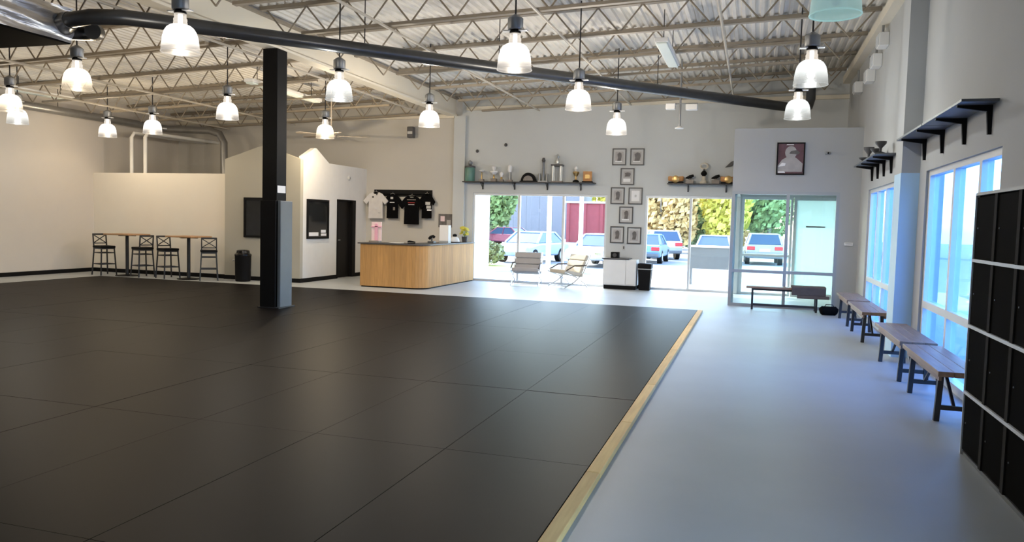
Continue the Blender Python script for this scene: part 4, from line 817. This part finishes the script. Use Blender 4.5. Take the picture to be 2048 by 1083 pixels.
# ------------------------------------------------------------------ outside
GZ = -0.30
def outside():
    asphalt = mat('asphalt', (0.22, 0.225, 0.24), 0.9, var=0.08, scale=1.5)
    g = B('ground', asphalt, None, (-90, 60, YB+4.2, 150, GZ-0.2, GZ), (XR+3.2, 60, -30, YB+4.2, GZ-0.2, GZ), (-90, -18, -30, YB+4.2, GZ-0.2, GZ)); g['kind'] = 'structure'
    conc = mat('concrete', (0.50, 0.49, 0.47), 0.9, var=0.05, scale=2)
    g = B('sidewalk', conc, None, (-18, XR+3.2, YB+0.21, YB+4.2, GZ-0.2, -0.03), (XR+0.31, XR+3.2, -30, YB+0.21, GZ-0.2, -0.03)); g['kind'] = 'structure'
    # unseen flat canopy and a pier beside the first window, added to trim the sun
    c = thing('sun_cut_canopy', 'unseen white canopy added outside the windows to narrow the sun stripe', 'canopy')
    B('sun_cut_slab', M['white'], c, (-17, XR+0.2, YB+0.2, YB+0.9, 2.75, 3.0))
    p = B('sun_block_pier', M['white'], None, (-7.75, -7.25, YB+0.2, YB+1.55, -0.03, 2.75)); p['kind'] = 'structure'
    pole = mat('lamp_pole', (0.55, 0.58, 0.6), 0.5, 0.3)
    for x, y, lb, hh in ((-6.9, 26.5, 'pale post outside left of the parked cars', 5.5), (-6.3, 29.0, 'slim pole outside in front of the red building', 5.5)):
        t = thing('light_pole', lb, 'pole', (x, y, GZ)); mb = MB(); mb.tube([(0, 0, 0), (0, 0, hh)], [0.09, 0.07], 10); mb.build('pole', pole, t, smooth=True); B('base', conc, t, (-0.2, 0.2, -0.2, 0.2, 0, 0.4))
    # planter wall
    t = thing('planter_box', 'grey low planter box outside the second window', 'planter', (-1.1, 22.3, -0.03)); pg = mat('planter_grey', (0.13, 0.14, 0.145), 0.8)
    B('front_panel', pg, t, (-0.62, 0.62, 0, 0.06, 0.45, 1.05)); B('top_rail', conc, t, (-0.66, 0.66, -0.03, 0.4, 1.05, 1.10)); B('leg', pg, t, (-0.6, -0.54, 0, 0.36, 0, 0.45)); B('leg', pg, t, (0.54, 0.6, 0, 0.36, 0, 0.45)); B('back_panel', pg, t, (-0.62, 0.62, 0.31, 0.37, 0.45, 1.05))
    lawn = mat('lawn', (0.34, 0.36, 0.10), 0.9, var=0.2, scale=3)
    g = thing('lawn_island', 'pale lawn island outside the first window', 'lawn'); mb = MB(); mb.prism([(-13, 25.4), (-8.6, 25.4), (-7.9, 27), (-8.6, 29), (-13, 29.4)], 'z', GZ, -0.05); mb.build('turf', lawn, g); mb = MB(); mb.tube([(-13, 25.35, -0.12), (-8.6, 25.35, -0.12), (-7.85, 27, -0.12), (-8.6, 29.05, -0.12)], 0.1, 8); mb.build('kerb', conc, g)
    rr = random.Random(11)
    def leaves(c, rad, n, size, rng):
        mb = MB()
        for _ in range(n):
            while True:
                p = Vector((rng.uniform(-1, 1), rng.uniform(-1, 1), rng.uniform(-1, 1)))
                if 0.35 < p.length < 1: break
            q = Vector((c[0]+p.x*rad[0], c[1]+p.y*rad[1], c[2]+p.z*rad[2]))
            a = Vector((rng.gauss(0, 1), rng.gauss(0, 1), rng.gauss(0, 1))).normalized(); b = a.orthogonal().normalized(); d = a.cross(b); s = size*rng.uniform(0.6, 1.3)
            mb.add([q-b*s, q+d*s*0.6, q+b*s, q-d*s*0.6], [(0, 1, 2, 3)])
        return mb
    def tree(lb, x, y, h, w, col, low=0.0, name='tree', n=4900):
        t = thing(name, lb, 'tree', (x, y, GZ), group='trees beyond the car park')
        m = mat('foliage_%.2f_%.2f_%.2f' % col, col, 0.8, var=0.28, scale=0.9)
        mb = MB(); mb.tube([(0, 0, 0), (0.1, 0, h*0.3), (0, 0.1, h*0.6)], [0.22, 0.17, 0.08], 8)
        for k in range(4): a = k*1.6; mb.tube([(0.05, 0, h*0.3), (w*0.3*math.cos(a), w*0.3*math.sin(a), h*0.55)], [0.09, 0.03], 6)
        mb.build('trunk', M['marble'], t, smooth=True)
        mb = MB()
        for k in range(7):
            a = rr.uniform(0, 6.28); q = rr.uniform(0.1, 0.6)*w*0.5; zc = low+rr.uniform(0.18, 0.85)*(h-low)
            s = leaves((q*math.cos(a), q*math.sin(a), zc), (w*0.36, w*0.36, (h-low)*0.26), n//7, 0.27, rr); mb.add(s.v, s.f)
        mb.build('crown', m, t)
    Y, Gn, Dk, Og, Tn, Rd = (0.66, 0.58, 0.10), (0.25, 0.34, 0.13), (0.19, 0.27, 0.13), (0.66, 0.36, 0.12), (0.62, 0.43, 0.18), (0.60, 0.22, 0.14)
    for a in (('yellow-green tree at the left edge of the first window', -21.4, 56.5, 8, 3.6, Y), ('green tree behind the maroon car', -22.3, 65, 9, 4.4, Gn), ('dark green tree left of the grey building', -27.5, 78, 11, 6, Dk),
              ('yellow tree above the red brick building', -16.5, 94, 10, 5.5, Y), ('pale autumn tree left in the second window', -9.2, 66, 8, 5, Tn), ('orange autumn tree in the second window', -6.6, 76, 9, 5, Og),
              ('tan bushy tree behind the white off-roader', -6.4, 56, 7, 4.2, Tn), ('dark green shrubby tree right of the white off-roader', -4.3, 61, 4.2, 2.6, Dk), ('reddish tree at the window mullion', -3.9, 66, 9, 3.4, Rd), ('bright yellow-green tree right in the second window', -1.9, 57, 9, 4, Y),
              ('green tree behind the red tail-lit car', 1.0, 63.5, 8, 5, Gn), ('darker green tree by the pale door', 5.2, 68, 9, 5, Dk), ('far green tree closing the view on the left', -31, 66, 10, 8, Gn), ('tall tan tree filling the gap behind the silver car', -1.6, 84, 11, 6, Tn)):
        tree(*a, low=0.2)
    t = thing('round_bush', 'grey-green round bush on the lawn island', 'bush', (-9.6, 27.6, -0.045)); leaves((0, 0, 0.46), (0.75, 0.6, 0.42), 900, 0.10, rr).build('foliage', mat('bush_leaf', (0.20, 0.24, 0.12), 0.8, var=0.2), t); mb = MB(); mb.tube([(0, 0, 0), (0, 0, 0.4)], 0.05, 6); mb.build('stem', M['marble'], t)
    # far buildings
    br = mat('far_brick', (0.34, 0.075, 0.085), 0.9, var=0.12, scale=3)
    t = thing('brick_building', 'red brick building behind the parked cars', 'building', (-15.8, 76, GZ)); B('wall', br, t, (-2.2, 3.2, 0, 8, 0, 3.9)); B('roof', M['matboard'], t, (-2.4, 3.4, -0.2, 8.2, 3.9, 4.1))
    for k in range(4): B('pilaster', br, t, (-2.2+k*1.7, -1.9+k*1.7, -0.12, 0, 0, 3.9))
    t = thing('grey_building', 'pale grey building beyond the first window', 'building', (-26.2, 92, GZ)); gb = mat('grey_siding', (0.20, 0.20, 0.225), 0.8); B('wall', gb, t, (-4, 6, 0, 10, 0, 7)); B('roof', M['frame'], t, (-4.2, 6.2, -0.3, 10.2, 7, 7.4))
    for k in range(6): B('siding_panel', gb, t, (-4+k*1.66, -2.36+k*1.66, -0.05, 0, 0.3, 6.8))
    t = thing('side_building', 'long pale building across the side lot, seen through the side windows', 'building', (30, 8, GZ)); B('wall', mat('pale_block', (0.55, 0.60, 0.68), 0.8), t, (0, 6, -30, 60, 0, 4.2)); B('roof', M['white'], t, (-0.3, 6.2, -30.2, 60.2, 4.2, 4.6))
    for k in range(8): w = B('window', M['white'], t, (-0.06, 0, -18+k*8, -14+k*8, 0.8, 2.6)); B('pane', M['darkglass'], w, (-0.09, -0.06, -17.8+k*8, -14.2+k*8, 0.9, 2.5))
    # cars
    def car(lb, x, y, rz, col, suv=False, red=False):
        paint = mat('car_%.2f_%.2f_%.2f' % col, col, 0.25, 0.2, var=0.01)
        t = thing('parked_car', lb, 'car', (x, y, GZ), rz, 'parked cars')     # front towards +y local
        L, W = (4.5, 1.84)
        if suv:
            low = [(-2.2, 0.35), (2.15, 0.35), (2.22, 0.6), (2.1, 0.92), (1.1, 1.06), (-2.2, 1.06), (-2.28, 0.7)]; cab = [(-2.15, 1.06), (1.05, 1.06), (0.45, 1.58), (-1.95, 1.58)]; roof = 1.58
        else:
            low = [(-2.2, 0.32), (2.15, 0.32), (2.25, 0.55), (2.1, 0.78), (1.0, 0.92), (-1.6, 0.95), (-2.2, 0.92), (-2.28, 0.6)]; cab = [(-1.75, 0.93), (1.1, 0.92), (0.35, 1.40), (-1.05, 1.42)]; roof = 1.41
        mb = MB(); mb.prism(low, 'x', -W/2, W/2); mb.build('body', paint, t, bevel=0.09, seg=3)
        mb = MB(); n = len(cab); kk = [0.86, 0.86, 0.68, 0.68]
        mb.add([(-kk[i], cab[i][0], cab[i][1]) for i in range(4)] + [(kk[i], cab[i][0], cab[i][1]) for i in range(4)], [(0, 1, 2, 3), (7, 6, 5, 4), (0, 4, 5, 1), (1, 5, 6, 2), (2, 6, 7, 3), (3, 7, 4, 0)]); mb.build('glasshouse', M['carglass'], t, bevel=0.03)
        mb = MB(); mb.box(-0.69, 0.69, cab[3][0]-0.03, cab[2][0]+0.03, roof-0.02, roof+0.05); mb.build('roof', paint, t, bevel=0.03)
        mb = MB()
        for sx in (-1, 1):
            for i, j in ((0, 3), (1, 2)): mb.bar((sx*0.85, cab[i][0], cab[i][1]), (sx*0.69, cab[j][0], cab[j][1]), 0.08, 0.08)
            ym = (cab[2][0]+cab[3][0])/2; mb.bar((sx*0.865, ym, cab[0][1]), (sx*0.70, ym, roof), 0.07, 0.05)
        mb.build('pillars', paint, t)
        for sx in (-1, 1):
            for yy in (-1.35, 1.4):
                mb = MB(); mb.tube([(sx*0.70, yy, 0.33), (sx*0.93, yy, 0.33)], 0.33, 18); w = mb.build('wheel', M['black'], t, smooth=True); mb = MB(); mb.tube([(sx*0.93, yy, 0.33), (sx*0.94, yy, 0.33)], 0.2, 14); mb.build('hubcap', M['silver'], w)
            zt = 0.86 if suv else 0.74
            B('tail_light', M['carred'], t, (sx*0.68-0.2, sx*0.68+0.2, -2.31, -2.2, zt-0.08, zt+0.1), bevel=0.02)
            B('headlight', M['chrome'], t, (sx*0.68-0.18, sx*0.68+0.18, 2.1, 2.24, zt-0.2, zt-0.06), bevel=0.02)
        B('plate', M['paper'], t, (-0.26, 0.26, -2.32, -2.26, 0.70, 0.84)); B('bumper', M['padgrey'], t, (-0.85, 0.85, -2.33, -2.15, 0.36, 0.52), bevel=0.03)
    MATS['carglass'] = M['carglass'] = mat('car_glass', (0.04, 0.07, 0.13), 0.1, var=0.05); M['carred'] = mat('tail_light_red', (0.6, 0.02, 0.03), 0.25)
    car('maroon parked car far off in the first window', -18.6, 58, R(70), (0.20, 0.04, 0.08))
    car('pale blue parked car with big windscreen facing the first window', -10.2, 36, R(168), (0.34, 0.44, 0.58))
    car('white parked car partly hidden by the window pier', -6.6, 35, R(170), (0.46, 0.48, 0.52))
    car('white off-roader behind the trash can window', -5.4, 46, R(20), (0.50, 0.52, 0.56), True)
    car('blue parked car low behind the trash can', -5.25, 40.5, R(0), (0.16, 0.28, 0.42))
    car('silver parked car behind the grey planter', -2.0, 43, R(180), (0.42, 0.46, 0.50))
    car('parked car with red tail lights seen through the vestibule', 0.48, 44, R(2), (0.36, 0.33, 0.38), True)
    car('white parked car in the side lot beyond the near side windows', 14.0, 22.5, R(100), (0.8, 0.8, 0.8))

shell(); windows(); partitions(); roof_steel(); column(); ducts(); mats(); lockers(); benches()
lamps(); ceiling_bits(); shelves(); right_shelves(); frames(); desk(); shirts(); bar_area(); outside()
